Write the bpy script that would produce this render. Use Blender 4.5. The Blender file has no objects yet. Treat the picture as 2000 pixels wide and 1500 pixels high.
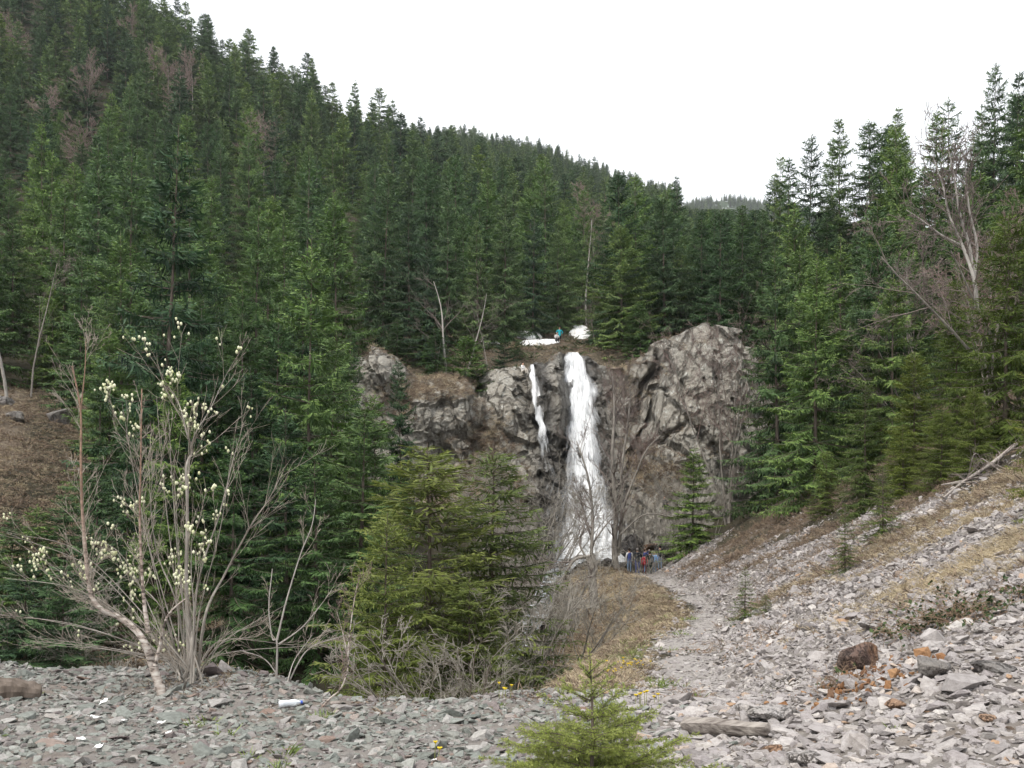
import bpy, bmesh, math, random
import numpy as np
from mathutils import Vector, Matrix, Euler

# ------------------------------------------------------------------ camera, sky, sun, exposure
SC = bpy.context.scene
COL = SC.collection
FP = 1960.0          # focal length in pixels of the 2000 px wide photograph
HOR = 1000.0         # row of the horizon
cam_d = bpy.data.cameras.new('camera'); cam = bpy.data.objects.new('camera', cam_d); COL.objects.link(cam)
cam.location = (0, 0, 0); cam.rotation_euler = (math.radians(90), 0, 0)
cam_d.sensor_width = 36.0; cam_d.lens = 36.0 * FP / 2000.0
cam_d.shift_y = (HOR - 750.0) / 2000.0
cam_d.clip_start = 0.1; cam_d.clip_end = 12000.0
SC.camera = cam

SUN_EL, SUN_AZ = math.radians(56), math.radians(222)   # azimuth measured from +Y (view) clockwise: behind, to the left
world = bpy.data.worlds.new('World'); SC.world = world; world.use_nodes = True
wn = world.node_tree.nodes; wl = world.node_tree.links; wn.clear()
w_out = wn.new('ShaderNodeOutputWorld'); w_bg = wn.new('ShaderNodeBackground')
w_sky = wn.new('ShaderNodeTexSky'); w_sky.sky_type = 'NISHITA'; w_sky.sun_disc = False
w_sky.sun_elevation = SUN_EL; w_sky.sun_rotation = SUN_AZ
w_sky.air_density = 1.0; w_sky.dust_density = 2.0
w_sc = wn.new('ShaderNodeVectorMath'); w_sc.operation = 'SCALE'; w_sc.inputs['Scale'].default_value = 0.07
wl.new(w_sky.outputs[0], w_sc.inputs[0])
w_tc = wn.new('ShaderNodeTexCoord'); w_map = wn.new('ShaderNodeMapping'); w_map.inputs['Scale'].default_value = (1.2, 1.2, 3.0)
w_no = wn.new('ShaderNodeTexNoise'); w_no.inputs['Scale'].default_value = 1.6; w_no.inputs['Detail'].default_value = 4
w_cr = wn.new('ShaderNodeValToRGB')
w_cr.color_ramp.elements[0].position = 0.30; w_cr.color_ramp.elements[0].color = (0.80, 0.80, 0.80, 1)
w_cr.color_ramp.elements[1].position = 0.62; w_cr.color_ramp.elements[1].color = (0.97, 0.97, 0.97, 1)
wl.new(w_tc.outputs['Generated'], w_map.inputs[0]); wl.new(w_map.outputs[0], w_no.inputs['Vector']); wl.new(w_no.outputs[0], w_cr.inputs[0])
w_mix = wn.new('ShaderNodeMix'); w_mix.data_type = 'RGBA'
wl.new(w_cr.outputs[0], w_mix.inputs[0]); wl.new(w_sc.outputs[0], w_mix.inputs[6])
w_mix.inputs[7].default_value = (0.74, 0.755, 0.775, 1)          # bright even cloud
wl.new(w_mix.outputs[2], w_bg.inputs[0]); w_bg.inputs[1].default_value = 1.0
wl.new(w_bg.outputs[0], w_out.inputs[0])

sun_d = bpy.data.lights.new('sun', 'SUN'); sun = bpy.data.objects.new('sun', sun_d); COL.objects.link(sun)
sun_d.energy = 1.5; sun_d.angle = math.radians(10); sun_d.color = (1.0, 0.95, 0.87)
sd = Vector((math.sin(SUN_AZ) * math.cos(SUN_EL), math.cos(SUN_AZ) * math.cos(SUN_EL), math.sin(SUN_EL)))
sun.rotation_euler = sd.to_track_quat('Z', 'Y').to_euler(); sun.location = (0, -20, 60)

SC.view_settings.view_transform = 'Standard'; SC.view_settings.look = 'None'
SC.view_settings.exposure = 1.04; SC.view_settings.gamma = 1.0
SC.view_settings.use_curve_mapping = False
SC.cycles.max_bounces = 4; SC.cycles.diffuse_bounces = 2; SC.cycles.transparent_max_bounces = 8
SC.cycles.use_adaptive_sampling = True; SC.cycles.adaptive_threshold = 0.03
SC.cycles.volume_bounces = 1

# ------------------------------------------------------------------ helpers
R = np.random.default_rng(7)
def at(px, py, D):
    return np.array([(px - 1000.0) / FP * D, D, (HOR - py) / FP * D])

def _h(ix, iy, iz, seed):
    h = (ix.astype(np.int64) * 374761393 + iy.astype(np.int64) * 668265263 + iz.astype(np.int64) * 2147483647 + seed * 144665) & 0xFFFFFFFF
    h = ((h ^ (h >> 13)) * 1274126177) & 0xFFFFFFFF
    h = ((h ^ (h >> 16)) * 2246822519) & 0xFFFFFFFF
    return ((h ^ (h >> 15)) & 0xFFFFFF) / float(0xFFFFFF)
def vnoise(x, y, z=None, seed=0):
    x = np.asarray(x, float); y = np.asarray(y, float); z = np.zeros_like(x) if z is None else np.asarray(z, float)
    ix, iy, iz = np.floor(x), np.floor(y), np.floor(z); fx, fy, fz = x - ix, y - iy, z - iz
    fx = fx * fx * (3 - 2 * fx); fy = fy * fy * (3 - 2 * fy); fz = fz * fz * (3 - 2 * fz)
    r = 0
    for a in (0, 1):
        for b in (0, 1):
            for c in (0, 1):
                w = (fx if a else 1 - fx) * (fy if b else 1 - fy) * (fz if c else 1 - fz)
                r = r + w * _h(ix + a, iy + b, iz + c, seed)
    return r
def fbm(x, y, z=None, seed=0, octv=4):
    s, a, t = 0, 0.5, 0
    for o in range(octv):
        k = 2.03 ** o
        s = s + a * vnoise(np.asarray(x) * k, np.asarray(y) * k, None if z is None else np.asarray(z) * k, seed + o * 17); t += a; a *= 0.5
    return s / t
def sstep(a, b, x):
    t = np.clip((np.asarray(x, float) - a) / (b - a), 0, 1); return t * t * (3 - 2 * t)
def smax(a, b, k):
    h = np.clip(0.5 + 0.5 * (a - b) / k, 0, 1); return b * (1 - h) + a * h + k * h * (1 - h)

def mesh_of(name, V, F, mats, midx=None, attrs=None, smooth=False):
    V = np.asarray(V, np.float32).reshape(-1, 3); F = np.asarray(F, np.int32); m, k = F.shape
    me = bpy.data.meshes.new(name)
    me.vertices.add(len(V)); me.vertices.foreach_set('co', V.ravel())
    me.loops.add(m * k); me.loops.foreach_set('vertex_index', F.ravel())
    me.polygons.add(m); me.polygons.foreach_set('loop_start', np.arange(0, m * k, k, dtype=np.int32))
    for mt in (mats if isinstance(mats, (list, tuple)) else [mats]): me.materials.append(mt)
    if midx is not None: me.polygons.foreach_set('material_index', np.asarray(midx, np.int32))
    me.polygons.foreach_set('use_smooth', np.full(m, bool(smooth)))
    for kx, v in (attrs or {}).items():
        a = me.attributes.new(kx, 'FLOAT', 'POINT'); a.data.foreach_set('value', np.asarray(v, np.float32).ravel())
    me.update(calc_edges=True)
    return me
def obj(name, me, parent=None, loc=None, rot=None, scl=None):
    o = bpy.data.objects.new(name, me); COL.objects.link(o)
    if parent is not None: o.parent = parent
    if loc is not None: o.location = loc
    if rot is not None: o.rotation_euler = rot
    if scl is not None: o.scale = scl if hasattr(scl, '__len__') else (scl,) * 3
    return o
def tag(o, label, cat, group=None):
    o['label'] = label; o['category'] = cat
    if group: o['group'] = group
    return o
def thing(name, label, cat, loc=(0, 0, 0), group=None):
    return tag(obj(name, None, loc=loc), label, cat, group)
def structure(o): o['kind'] = 'structure'; return o
def stuff(o): o['kind'] = 'stuff'; return o

def unit(v): return v / np.maximum(np.linalg.norm(v, axis=-1, keepdims=True), 1e-9)
def kites(B, T, W):
    """quads: base, side, tip, side"""
    n = len(B); V = np.stack([B, B + 0.45 * T + W, B + T, B + 0.45 * T - W], 1).reshape(-1, 3)
    return V, np.arange(n * 4).reshape(n, 4)
def tubes(P0, P1, R0, R1, k):
    P0 = np.asarray(P0, float); P1 = np.asarray(P1, float); n = len(P0)
    d = unit(P1 - P0); ref = np.where(np.abs(d[:, 2:3]) > 0.9, np.array([[1.0, 0, 0]]), np.array([[0, 0, 1.0]]))
    a = unit(np.cross(d, ref)); b = np.cross(d, a)
    th = np.arange(k) * 2 * np.pi / k; c, s = np.cos(th), np.sin(th)
    ring = c[None, :, None] * a[:, None] + s[None, :, None] * b[:, None]
    V = np.concatenate([P0[:, None] + ring * np.asarray(R0)[:, None, None], P1[:, None] + ring * np.asarray(R1)[:, None, None]], 1)
    i = np.arange(k); q = np.stack([i, (i + 1) % k, k + (i + 1) % k, k + i], 1)
    return V.reshape(-1, 3), (np.arange(n)[:, None, None] * 2 * k + q[None]).reshape(-1, 4)
def cat_geo(parts):
    Vs, Fs, o = [], [], 0
    for V, F in parts:
        Vs.append(V); Fs.append(F + o); o += len(V)
    return np.concatenate(Vs), np.concatenate(Fs)
def catmull(pts, n):
    p = np.asarray(pts, float); p = np.vstack([2 * p[0] - p[1], p, 2 * p[-1] - p[-2]])
    m = len(p) - 3; t = np.linspace(0, m - 1e-6, n); i = t.astype(int); f = (t - i)[:, None]
    a, b, c, d = p[i], p[i + 1], p[i + 2], p[i + 3]
    return 0.5 * (2 * b + (c - a) * f + (2 * a - 5 * b + 4 * c - d) * f ** 2 + (3 * b - a - 3 * c + d) * f ** 3)

# ------------------------------------------------------------------ materials
def new_mat(name):
    m = bpy.data.materials.new(name); m.use_nodes = True; nt = m.node_tree
    return m, nt, nt.nodes, nt.links, nt.nodes['Principled BSDF']
def N(nt, typ, **kw):
    n = nt.nodes.new(typ)
    for k, v in kw.items():
        if k in ('op',): n.operation = v
        else: setattr(n, k, v)
    return n
def noise_n(nt, scale, detail=3, vec=None, rough=0.55):
    n = nt.nodes.new('ShaderNodeTexNoise'); n.inputs['Scale'].default_value = scale; n.inputs['Detail'].default_value = detail
    n.inputs['Roughness'].default_value = rough
    if vec is not None: nt.links.new(vec, n.inputs['Vector'])
    return n
def ramp_n(nt, fac, stops, interp='LINEAR'):
    r = nt.nodes.new('ShaderNodeValToRGB'); cr = r.color_ramp; cr.interpolation = interp
    while len(cr.elements) < len(stops): cr.elements.new(0.5)
    for e, (p, c) in zip(cr.elements, stops):
        e.position = p; e.color = (*c, 1) if len(c) == 3 else c
    nt.links.new(fac, r.inputs[0]); return r
def mixc(nt, fac, a, b, blend='MIX'):
    m = nt.nodes.new('ShaderNodeMix'); m.data_type = 'RGBA'; m.blend_type = blend
    for i, v in ((0, fac), (6, a), (7, b)):
        if hasattr(v, 'default_value') or hasattr(v, 'is_linked'): nt.links.new(v, m.inputs[i])
        elif i == 0: m.inputs[0].default_value = v
        else: m.inputs[i].default_value = (*v, 1)
    return m.outputs[2]
def mth(nt, op, a, b=None, c=None, clamp=False):
    m = nt.nodes.new('ShaderNodeMath'); m.operation = op; m.use_clamp = clamp
    for i, v in enumerate((a, b, c)):
        if v is None: continue
        if hasattr(v, 'is_linked'): nt.links.new(v, m.inputs[i])
        else: m.inputs[i].default_value = v
    return m.outputs[0]
def attr_n(nt, name):
    a = nt.nodes.new('ShaderNodeAttribute'); a.attribute_name = name; return a.outputs['Fac']
def bump_n(nt, h, strength, dist, bsdf):
    b = nt.nodes.new('ShaderNodeBump'); b.inputs['Strength'].default_value = strength; b.inputs['Distance'].default_value = dist
    nt.links.new(h, b.inputs['Height']); nt.links.new(b.outputs[0], bsdf.inputs['Normal'])
def spec(b, rough, s=0.3):
    b.inputs['Roughness'].default_value = rough; b.inputs['Specular IOR Level'].default_value = s

def foliage_mat(name, dark, light, tipc, trans=0.12, vr=1.0):
    """needles: gap shade to lit frond painted per branch, paler young tips also painted sunlit, tinted per tree by its own colour"""
    m, nt, nn, ll, b = new_mat(name); spec(b, 0.6, 0.25)
    oi = N(nt, 'ShaderNodeObjectInfo')
    c = mixc(nt, attr_n(nt, 'tint'), dark, light)
    c = mixc(nt, attr_n(nt, 'tip'), c, tipc)  # fresh growth, lightened further to paint sunlight on the frond tips
    rv = ramp_n(nt, oi.outputs['Random'], [(0, (1 - 0.52 * vr, 1 - 0.42 * vr, 1 - 0.28 * vr)), (0.35, (1 - 0.14 * vr, 1 - 0.08 * vr, 0.92)), (0.7, (1 + 0.18 * vr, 1 + 0.16 * vr, 0.96)), (1, (1 + 0.62 * vr, 1 + 0.50 * vr, 1.0))])
    c = mixc(nt, 1.0, c, rv.outputs[0], 'MULTIPLY'); c = mixc(nt, 1.0, c, oi.outputs['Color'], 'MULTIPLY')
    ll.new(c, b.inputs['Base Color'])
    tr = N(nt, 'ShaderNodeBsdfTranslucent'); ll.new(c, tr.inputs[0])
    mx = N(nt, 'ShaderNodeMixShader'); mx.inputs[0].default_value = trans
    ll.new(b.outputs[0], mx.inputs[1]); ll.new(tr.outputs[0], mx.inputs[2]); ll.new(mx.outputs[0], nn['Material Output'].inputs[0])
    return m
M = {}
M['needle'] = foliage_mat('spruce_needles', (0.014, 0.031, 0.016), (0.108, 0.178, 0.075), (0.16, 0.228, 0.090))
M['needle_young'] = foliage_mat('young_spruce_needles', (0.060, 0.085, 0.024), (0.165, 0.20, 0.062), (0.24, 0.27, 0.085), 0.35, 0.3)

def bark_mat(name, c0, c1, scale=12, streak=6, rough=0.85):
    m, nt, nn, ll, b = new_mat(name); spec(b, rough, 0.2)
    tc = N(nt, 'ShaderNodeTexCoord'); mp = N(nt, 'ShaderNodeMapping'); mp.inputs['Scale'].default_value = (1, 1, 1.0 / streak)
    ll.new(tc.outputs['Object'], mp.inputs[0]); n = noise_n(nt, scale, 4, mp.outputs[0])
    oi = N(nt, 'ShaderNodeObjectInfo')
    r = ramp_n(nt, n.outputs[0], [(0.3, c0), (0.7, c1)]); c = mixc(nt, 1.0, r.outputs[0], oi.outputs['Color'], 'MULTIPLY')
    ll.new(c, b.inputs['Base Color']); bump_n(nt, n.outputs[0], 0.5, 0.02, b)
    return m
M['bark'] = bark_mat('spruce_bark', (0.075, 0.058, 0.045), (0.19, 0.155, 0.13))
M['grey_bark'] = bark_mat('grey_bark', (0.14, 0.125, 0.11), (0.33, 0.30, 0.265))
M['twig'] = bark_mat('twig_bark', (0.12, 0.095, 0.085), (0.24, 0.20, 0.18), 5, 1)
M['dead_wood'] = bark_mat('dead_wood', (0.20, 0.17, 0.15), (0.42, 0.38, 0.34), 18, 10)

def stone_mat(name, stops, bumpy=0.35):
    m, nt, nn, ll, b = new_mat(name); spec(b, 0.85, 0.25)
    oi = N(nt, 'ShaderNodeObjectInfo'); tc = N(nt, 'ShaderNodeTexCoord')
    r = ramp_n(nt, oi.outputs['Random'], stops)
    n = noise_n(nt, 3.5, 5, tc.outputs['Object'], 0.65)
    v = ramp_n(nt, n.outputs[0], [(0.25, (0.62, 0.60, 0.58)), (0.55, (1.0, 1.0, 1.0)), (0.8, (1.2, 1.19, 1.16))])
    c = mixc(nt, 1.0, r.outputs[0], v.outputs[0], 'MULTIPLY'); c = mixc(nt, 1.0, c, oi.outputs['Color'], 'MULTIPLY')
    ll.new(c, b.inputs['Base Color']); bump_n(nt, n.outputs[0], bumpy, 0.1, b)
    return m
M['stone_grey'] = stone_mat('plateau_stone', [(0.0, (0.135, 0.145, 0.13)), (0.22, (0.255, 0.27, 0.248)), (0.40, (0.20, 0.20, 0.178)), (0.58, (0.32, 0.325, 0.30)),
                            (0.70, (0.18, 0.15, 0.145)), (0.82, (0.28, 0.262, 0.25)), (0.93, (0.40, 0.39, 0.37)), (1.0, (0.21, 0.14, 0.11))])
M['stone_lilac'] = stone_mat('scree_stone', [(0.0, (0.21, 0.19, 0.185)), (0.2, (0.37, 0.345, 0.335)), (0.42, (0.30, 0.272, 0.27)), (0.62, (0.44, 0.41, 0.395)),
                             (0.76, (0.26, 0.235, 0.225)), (0.88, (0.41, 0.375, 0.35)), (0.95, (0.52, 0.49, 0.465)), (1.0, (0.36, 0.23, 0.14))])

# ground sheet: one material mixed by the ground-cover attributes of the mesh
def ground_material():
    m, nt, nn, ll, b = new_mat('ground_cover'); spec(b, 0.92, 0.15)
    g = N(nt, 'ShaderNodeNewGeometry'); P = g.outputs['Position']
    n1 = noise_n(nt, 0.9, 5, P, 0.6); n2 = noise_n(nt, 9.0, 4, P, 0.7); n3 = noise_n(nt, 45.0, 2, P, 0.7)
    v = N(nt, 'ShaderNodeTexVoronoi'); v.inputs['Scale'].default_value = 13.0; v.inputs['Randomness'].default_value = 1.0; ll.new(P, v.inputs['Vector'])
    gcol = ramp_n(nt, v.outputs['Color'], [(0.0, (0.20, 0.19, 0.185)), (0.4, (0.33, 0.315, 0.31)), (0.7, (0.25, 0.235, 0.235)), (1.0, (0.42, 0.40, 0.385))])
    gravel = mixc(nt, mth(nt, 'MULTIPLY', n3.outputs[0], 0.6), mixc(nt, 1.0, gcol.outputs[0], (0.78, 0.76, 0.72), 'MULTIPLY'), (0.12, 0.10, 0.085))
    gravel = mixc(nt, ramp_n(nt, n1.outputs[0], [(0.47, (0, 0, 0)), (0.66, (0.6,) * 3)]).outputs[0], gravel, (0.155, 0.12, 0.092))
    lit = ramp_n(nt, n2.outputs[0], [(0.25, (0.080, 0.064, 0.050)), (0.5, (0.165, 0.132, 0.10)), (0.75, (0.27, 0.22, 0.165))]).outputs[0]
    dry = ramp_n(nt, n2.outputs[0], [(0.25, (0.22, 0.17, 0.105)), (0.55, (0.38, 0.31, 0.20)), (0.8, (0.47, 0.40, 0.28))]).outputs[0]
    grn = ramp_n(nt, n2.outputs[0], [(0.3, (0.07, 0.095, 0.03)), (0.7, (0.17, 0.19, 0.075))]).outputs[0]
    pth = mixc(nt, 0.45, ramp_n(nt, n2.outputs[0], [(0.3, (0.20, 0.175, 0.15)), (0.7, (0.42, 0.385, 0.35))]).outputs[0], gcol.outputs[0])
    flo = ramp_n(nt, n1.outputs[0], [(0.3, (0.025, 0.026, 0.016)), (0.6, (0.055, 0.046, 0.030)), (0.8, (0.07, 0.072, 0.036))]).outputs[0]
    def mask(nm, lo=0.35, hi=0.65):
        s = mth(nt, 'ADD', attr_n(nt, nm), mth(nt, 'MULTIPLY', mth(nt, 'SUBTRACT', n2.outputs[0], 0.5), 0.9))
        mr = N(nt, 'ShaderNodeMapRange'); mr.inputs[1].default_value = lo; mr.inputs[2].default_value = hi; ll.new(s, mr.inputs[0]); return mr.outputs[0]
    c = flo
    for nm, col in (('litter', lit), ('dry', dry), ('green', grn), ('gravel', gravel), ('path', pth)):
        c = mixc(nt, mask(nm), c, col)
    ll.new(c, b.inputs['Base Color'])
    hgt = mth(nt, 'ADD', mth(nt, 'MULTIPLY', v.outputs['Distance'], -0.6), n3.outputs[0])
    bump_n(nt, hgt, 0.6, 0.05, b)
    return m
M['ground'] = ground_material()

def rock_mat(name, c0, c1, moss, litter, wet=0.0, lichen=0.0, cscale=0.35, tocc=0.6):
    m, nt, nn, ll, b = new_mat(name); spec(b, 0.8 - 0.45 * wet, 0.3 + 0.2 * wet)
    g = N(nt, 'ShaderNodeNewGeometry'); P = g.outputs['Position']
    mp = N(nt, 'ShaderNodeMapping'); mp.inputs['Rotation'].default_value = (0.4, 0.7, 0.2); mp.inputs['Scale'].default_value = (1.0, 1.0, 0.45); ll.new(P, mp.inputs[0])
    n1 = noise_n(nt, cscale, 6, mp.outputs[0], 0.65); n2 = noise_n(nt, 3.2, 6, mp.outputs[0], 0.7); n3 = noise_n(nt, 0.6, 5, P, 0.7); n4 = noise_n(nt, 2.1, 4, P, 0.75)
    c = ramp_n(nt, n2.outputs[0], [(0.25, c0), (0.5, tuple((x + y) / 2 for x, y in zip(c0, c1))), (0.75, c1)]).outputs[0]
    c = mixc(nt, ramp_n(nt, n1.outputs[0], [(0.4, (0, 0, 0)), (0.65, (0.45,) * 3)]).outputs[0], c, (0.25, 0.215, 0.17))
    if lichen:
        c = mixc(nt, ramp_n(nt, n4.outputs[0], [(0.56, (0, 0, 0)), (0.64, (lichen,) * 3)]).outputs[0], c, (0.50, 0.50, 0.46))
    vo = N(nt, 'ShaderNodeTexVoronoi'); vo.feature = 'DISTANCE_TO_EDGE'; vo.inputs['Scale'].default_value = 2.2 * cscale
    wv = N(nt, 'ShaderNodeVectorMath'); wv.operation = 'MULTIPLY_ADD'; ll.new(n2.outputs['Color'], wv.inputs[0]); wv.inputs[1].default_value = (0.9, 0.9, 0.9); ll.new(mp.outputs[0], wv.inputs[2]); ll.new(wv.outputs[0], vo.inputs['Vector'])
    crk = ramp_n(nt, vo.outputs['Distance'], [(0.0, (0, 0, 0)), (0.07, (1, 1, 1))]).outputs[0]
    c = mixc(nt, crk, mixc(nt, 1.0, c, (0.58, 0.55, 0.52), 'MULTIPLY'), c)
    mk = mth(nt, 'ADD', attr_n(nt, 'grass'), mth(nt, 'MULTIPLY', mth(nt, 'SUBTRACT', n3.outputs[0], 0.5), 1.4))
    gr = ramp_n(nt, noise_n(nt, 5.0, 4, P, 0.7).outputs[0], [(0.3, moss), (0.65, litter)]).outputs[0]
    c = mixc(nt, ramp_n(nt, mk, [(tocc - 0.12, (0, 0, 0)), (tocc + 0.12, (1, 1, 1))]).outputs[0], c, gr)
    c = mixc(nt, attr_n(nt, 'wet'), c, mixc(nt, 1.0, c, (0.30, 0.30, 0.31), 'MULTIPLY'))
    ll.new(c, b.inputs['Base Color'])
    rr = mth(nt, 'SUBTRACT', 0.85, mth(nt, 'MULTIPLY', attr_n(nt, 'wet'), 0.5)); ll.new(rr, b.inputs['Roughness'])
    bump_n(nt, mth(nt, 'ADD', mth(nt, 'ADD', n2.outputs[0], mth(nt, 'MULTIPLY', n4.outputs[0], 0.6)), mth(nt, 'MULTIPLY', crk, 0.7)), 0.95, 0.25, b)
    return m
M['cliff'] = rock_mat('cliff_rock', (0.185, 0.175, 0.152), (0.44, 0.415, 0.365), (0.17, 0.13, 0.085), (0.38, 0.30, 0.195), lichen=0.8)
M['boulder'] = rock_mat('boulder_rock', (0.12, 0.11, 0.105), (0.30, 0.28, 0.265), (0.10, 0.085, 0.05), (0.22, 0.17, 0.11), lichen=0.3, cscale=1.0, tocc=1.2)

def water_mat(name, thresh):
    m, nt, nn, ll, b = new_mat(name); spec(b, 0.35, 0.5); b.inputs['Base Color'].default_value = (0.86, 0.88, 0.90, 1)
    mp = N(nt, 'ShaderNodeCombineXYZ'); ll.new(attr_n(nt, 'wu'), mp.inputs[0]); ll.new(attr_n(nt, 'wv'), mp.inputs[1])
    s1 = N(nt, 'ShaderNodeMapping'); s1.inputs['Scale'].default_value = (2.6, 0.42, 1); ll.new(mp.outputs[0], s1.inputs[0])
    s2 = N(nt, 'ShaderNodeMapping'); s2.inputs['Scale'].default_value = (6.0, 0.9, 1); ll.new(mp.outputs[0], s2.inputs[0])
    n1 = noise_n(nt, 1.0, 4, s1.outputs[0], 0.6); n2 = noise_n(nt, 1.0, 3, s2.outputs[0], 0.6)
    k = mth(nt, 'ADD', mth(nt, 'MULTIPLY', n1.outputs[0], 0.65), mth(nt, 'MULTIPLY', n2.outputs[0], 0.45))
    a = mth(nt, 'ADD', k, attr_n(nt, 'cover'))
    mr = N(nt, 'ShaderNodeMapRange'); mr.inputs[1].default_value = thresh; mr.inputs[2].default_value = thresh + 0.62; ll.new(a, mr.inputs[0])
    ll.new(mr.outputs[0], b.inputs['Alpha'])
    ll.new(ramp_n(nt, n2.outputs[0], [(0.25, (0.80, 0.83, 0.85)), (0.5, (0.93, 0.94, 0.95))]).outputs[0], b.inputs['Base Color'])
    bump_n(nt, k, 0.15, 0.1, b)
    return m
M['fall'] = water_mat('falling_water', 0.95)
m, nt, nn, ll, b = new_mat('white_water'); b.inputs['Base Color'].default_value = (0.88, 0.90, 0.92, 1); spec(b, 0.5, 0.4); b.inputs['Alpha'].default_value = 0.10; M['foam'] = m
m, nt, nn, ll, b = new_mat('old_snow'); spec(b, 0.6, 0.3); tcn = N(nt, 'ShaderNodeNewGeometry')
ll.new(ramp_n(nt, noise_n(nt, 2.5, 4, tcn.outputs['Position']).outputs[0], [(0.32, (0.42, 0.40, 0.37)), (0.5, (0.74, 0.74, 0.73)), (0.65, (0.86, 0.87, 0.88))]).outputs[0], b.inputs['Base Color']); M['snow'] = m
def plain(name, c, rough=0.7, s=0.3, var=0.25, scale=8.0):
    m, nt, nn, ll, b = new_mat(name); spec(b, rough, s); tc = N(nt, 'ShaderNodeTexCoord')
    n = noise_n(nt, scale, 3, tc.outputs['Object'])
    ll.new(ramp_n(nt, n.outputs[0], [(0.3, tuple(x * (1 - var) for x in c)), (0.7, tuple(min(1, x * (1 + var)) for x in c))]).outputs[0], b.inputs['Base Color'])
    return m
def straw_mat(name, a, bcol):
    m, nt, nn, ll, b = new_mat(name); spec(b, 0.8, 0.2); oi = N(nt, 'ShaderNodeObjectInfo')
    c = mixc(nt, attr_n(nt, 'tint'), a, bcol)
    rv = ramp_n(nt, oi.outputs['Random'], [(0, (0.75, 0.75, 0.75)), (1, (1.2, 1.15, 1.1))]); ll.new(mixc(nt, 1.0, c, rv.outputs[0], 'MULTIPLY'), b.inputs['Base Color'])
    return m
M['straw'] = straw_mat('dry_grass', (0.26, 0.21, 0.135), (0.47, 0.41, 0.295))
M['green_grass'] = straw_mat('green_grass', (0.09, 0.14, 0.03), (0.22, 0.28, 0.08))
M['bracken'] = straw_mat('dead_bracken', (0.095, 0.072, 0.056), (0.26, 0.20, 0.148))

M['bramble_leaf'] = straw_mat('bramble_leaves', (0.035, 0.060, 0.025), (0.09, 0.13, 0.05))
# ------------------------------------------------------------------ the lie of the land
def ip(x, xs, ys): return np.interp(x, xs, ys)
def path_x(D): return ip(D, [0, 5, 8, 14, 20, 30, 45, 67, 90], [1.3, 1.6, 1.8, 2.4, 3.7, 6.0, 7.3, 8.9, 10.5])
def path_z(D): return ip(D, [0, 8, 14, 20, 30, 45, 67, 90], [-1.6, -1.62, -2.25, -2.55, -3.05, -3.5, -4.25, -4.4])
def gully_x(D): return ip(D, [10, 15, 25, 40, 50, 54, 60, 72, 90], [-9, -8, -5, -0.6, 1.3, 1.8, 2.75, 4.9, 5.5])
def gully_z(D): return ip(D, [10, 15, 25, 40, 50, 54, 60, 72, 90], [-6.5, -6.8, -6.8, -6.2, -5.2, -4.8, -4.4, -3.9, -3.5])
def crest_d(X): return ip(X, [-9, -3.7, -2.7, -1.6, -0.4, 0.4, 1.0], [10.5, 10.3, 9.8, 8.9, 8.85, 9.0, 9.4])
def near_z(X, D):
    xp, zp = path_x(D), path_z(D)
    s = ip(D, [0, 10, 25, 40, 60], [0.36, 0.44, 0.53, 0.60, 0.62])
    dx = X - xp - 0.35
    right = zp + s * np.maximum(dx, 0)
    bench = sstep(2.2, 5.0, X) * (1 - sstep(7.5, 10.0, D))             # the tipped terrace on the near side
    right = right * (1 - bench) + (-1.6 + 0.16 * np.maximum(X - 0.8, 0)) * bench
    w = ip(D, [0, 12, 20, 60], [1.4, 1.4, 1.2, 1.6])
    dl = np.maximum(-(X - xp) - w, 0)
    slope_l = ip(D, [0, 14, 30, 55, 70], [0.75, 0.75, 0.72, 0.5, 0.2])
    left = zp - slope_l * dl
    bank = gully_z(D) + ip(D, [0, 40, 70], [0.18, 0.26, 0.30]) * np.maximum(gully_x(D) - X, 0)
    val = np.where(X >= xp - w, right, smax(left, smax(gully_z(D) + 0 * X, bank, 1.0), 0.8))
    crest = crest_d(X)
    pl = -1.63 + 0.05 * np.exp(-((D - 10) / 1.6) ** 2) * sstep(-1.0, -2.4, X) - 0.78 * np.maximum(D - crest, 0)
    pl = pl - 4.0 * sstep(0.8, 2.4, X) * sstep(8.5, 11, D)
    flat = -1.6 + 0.16 * np.maximum(X - 0.8, 0) * sstep(1.0, 4, D)
    z = smax(val, pl, 0.12)
    k = sstep(6.0, 8.5, D)
    z = flat * (1 - k) + z * k
    z = z + (fbm(X * 0.9, D * 0.9, seed=3) - 0.5) * 0.22 * sstep(2, 9, D) + (fbm(X * 0.25, D * 0.25, seed=5) - 0.5) * 1.2 * sstep(12, 30, D)
    return z
TC = np.array([-1500, -600, 0, 250, 500, 700, 900, 1050, 1150, 1250, 1350, 1450, 1550, 1700, 2000, 2600, 3500], float)
TD = np.array([70, 80, 90, 110, 150, 200, 300, 400, 600, 800, 1200], float)
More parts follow.
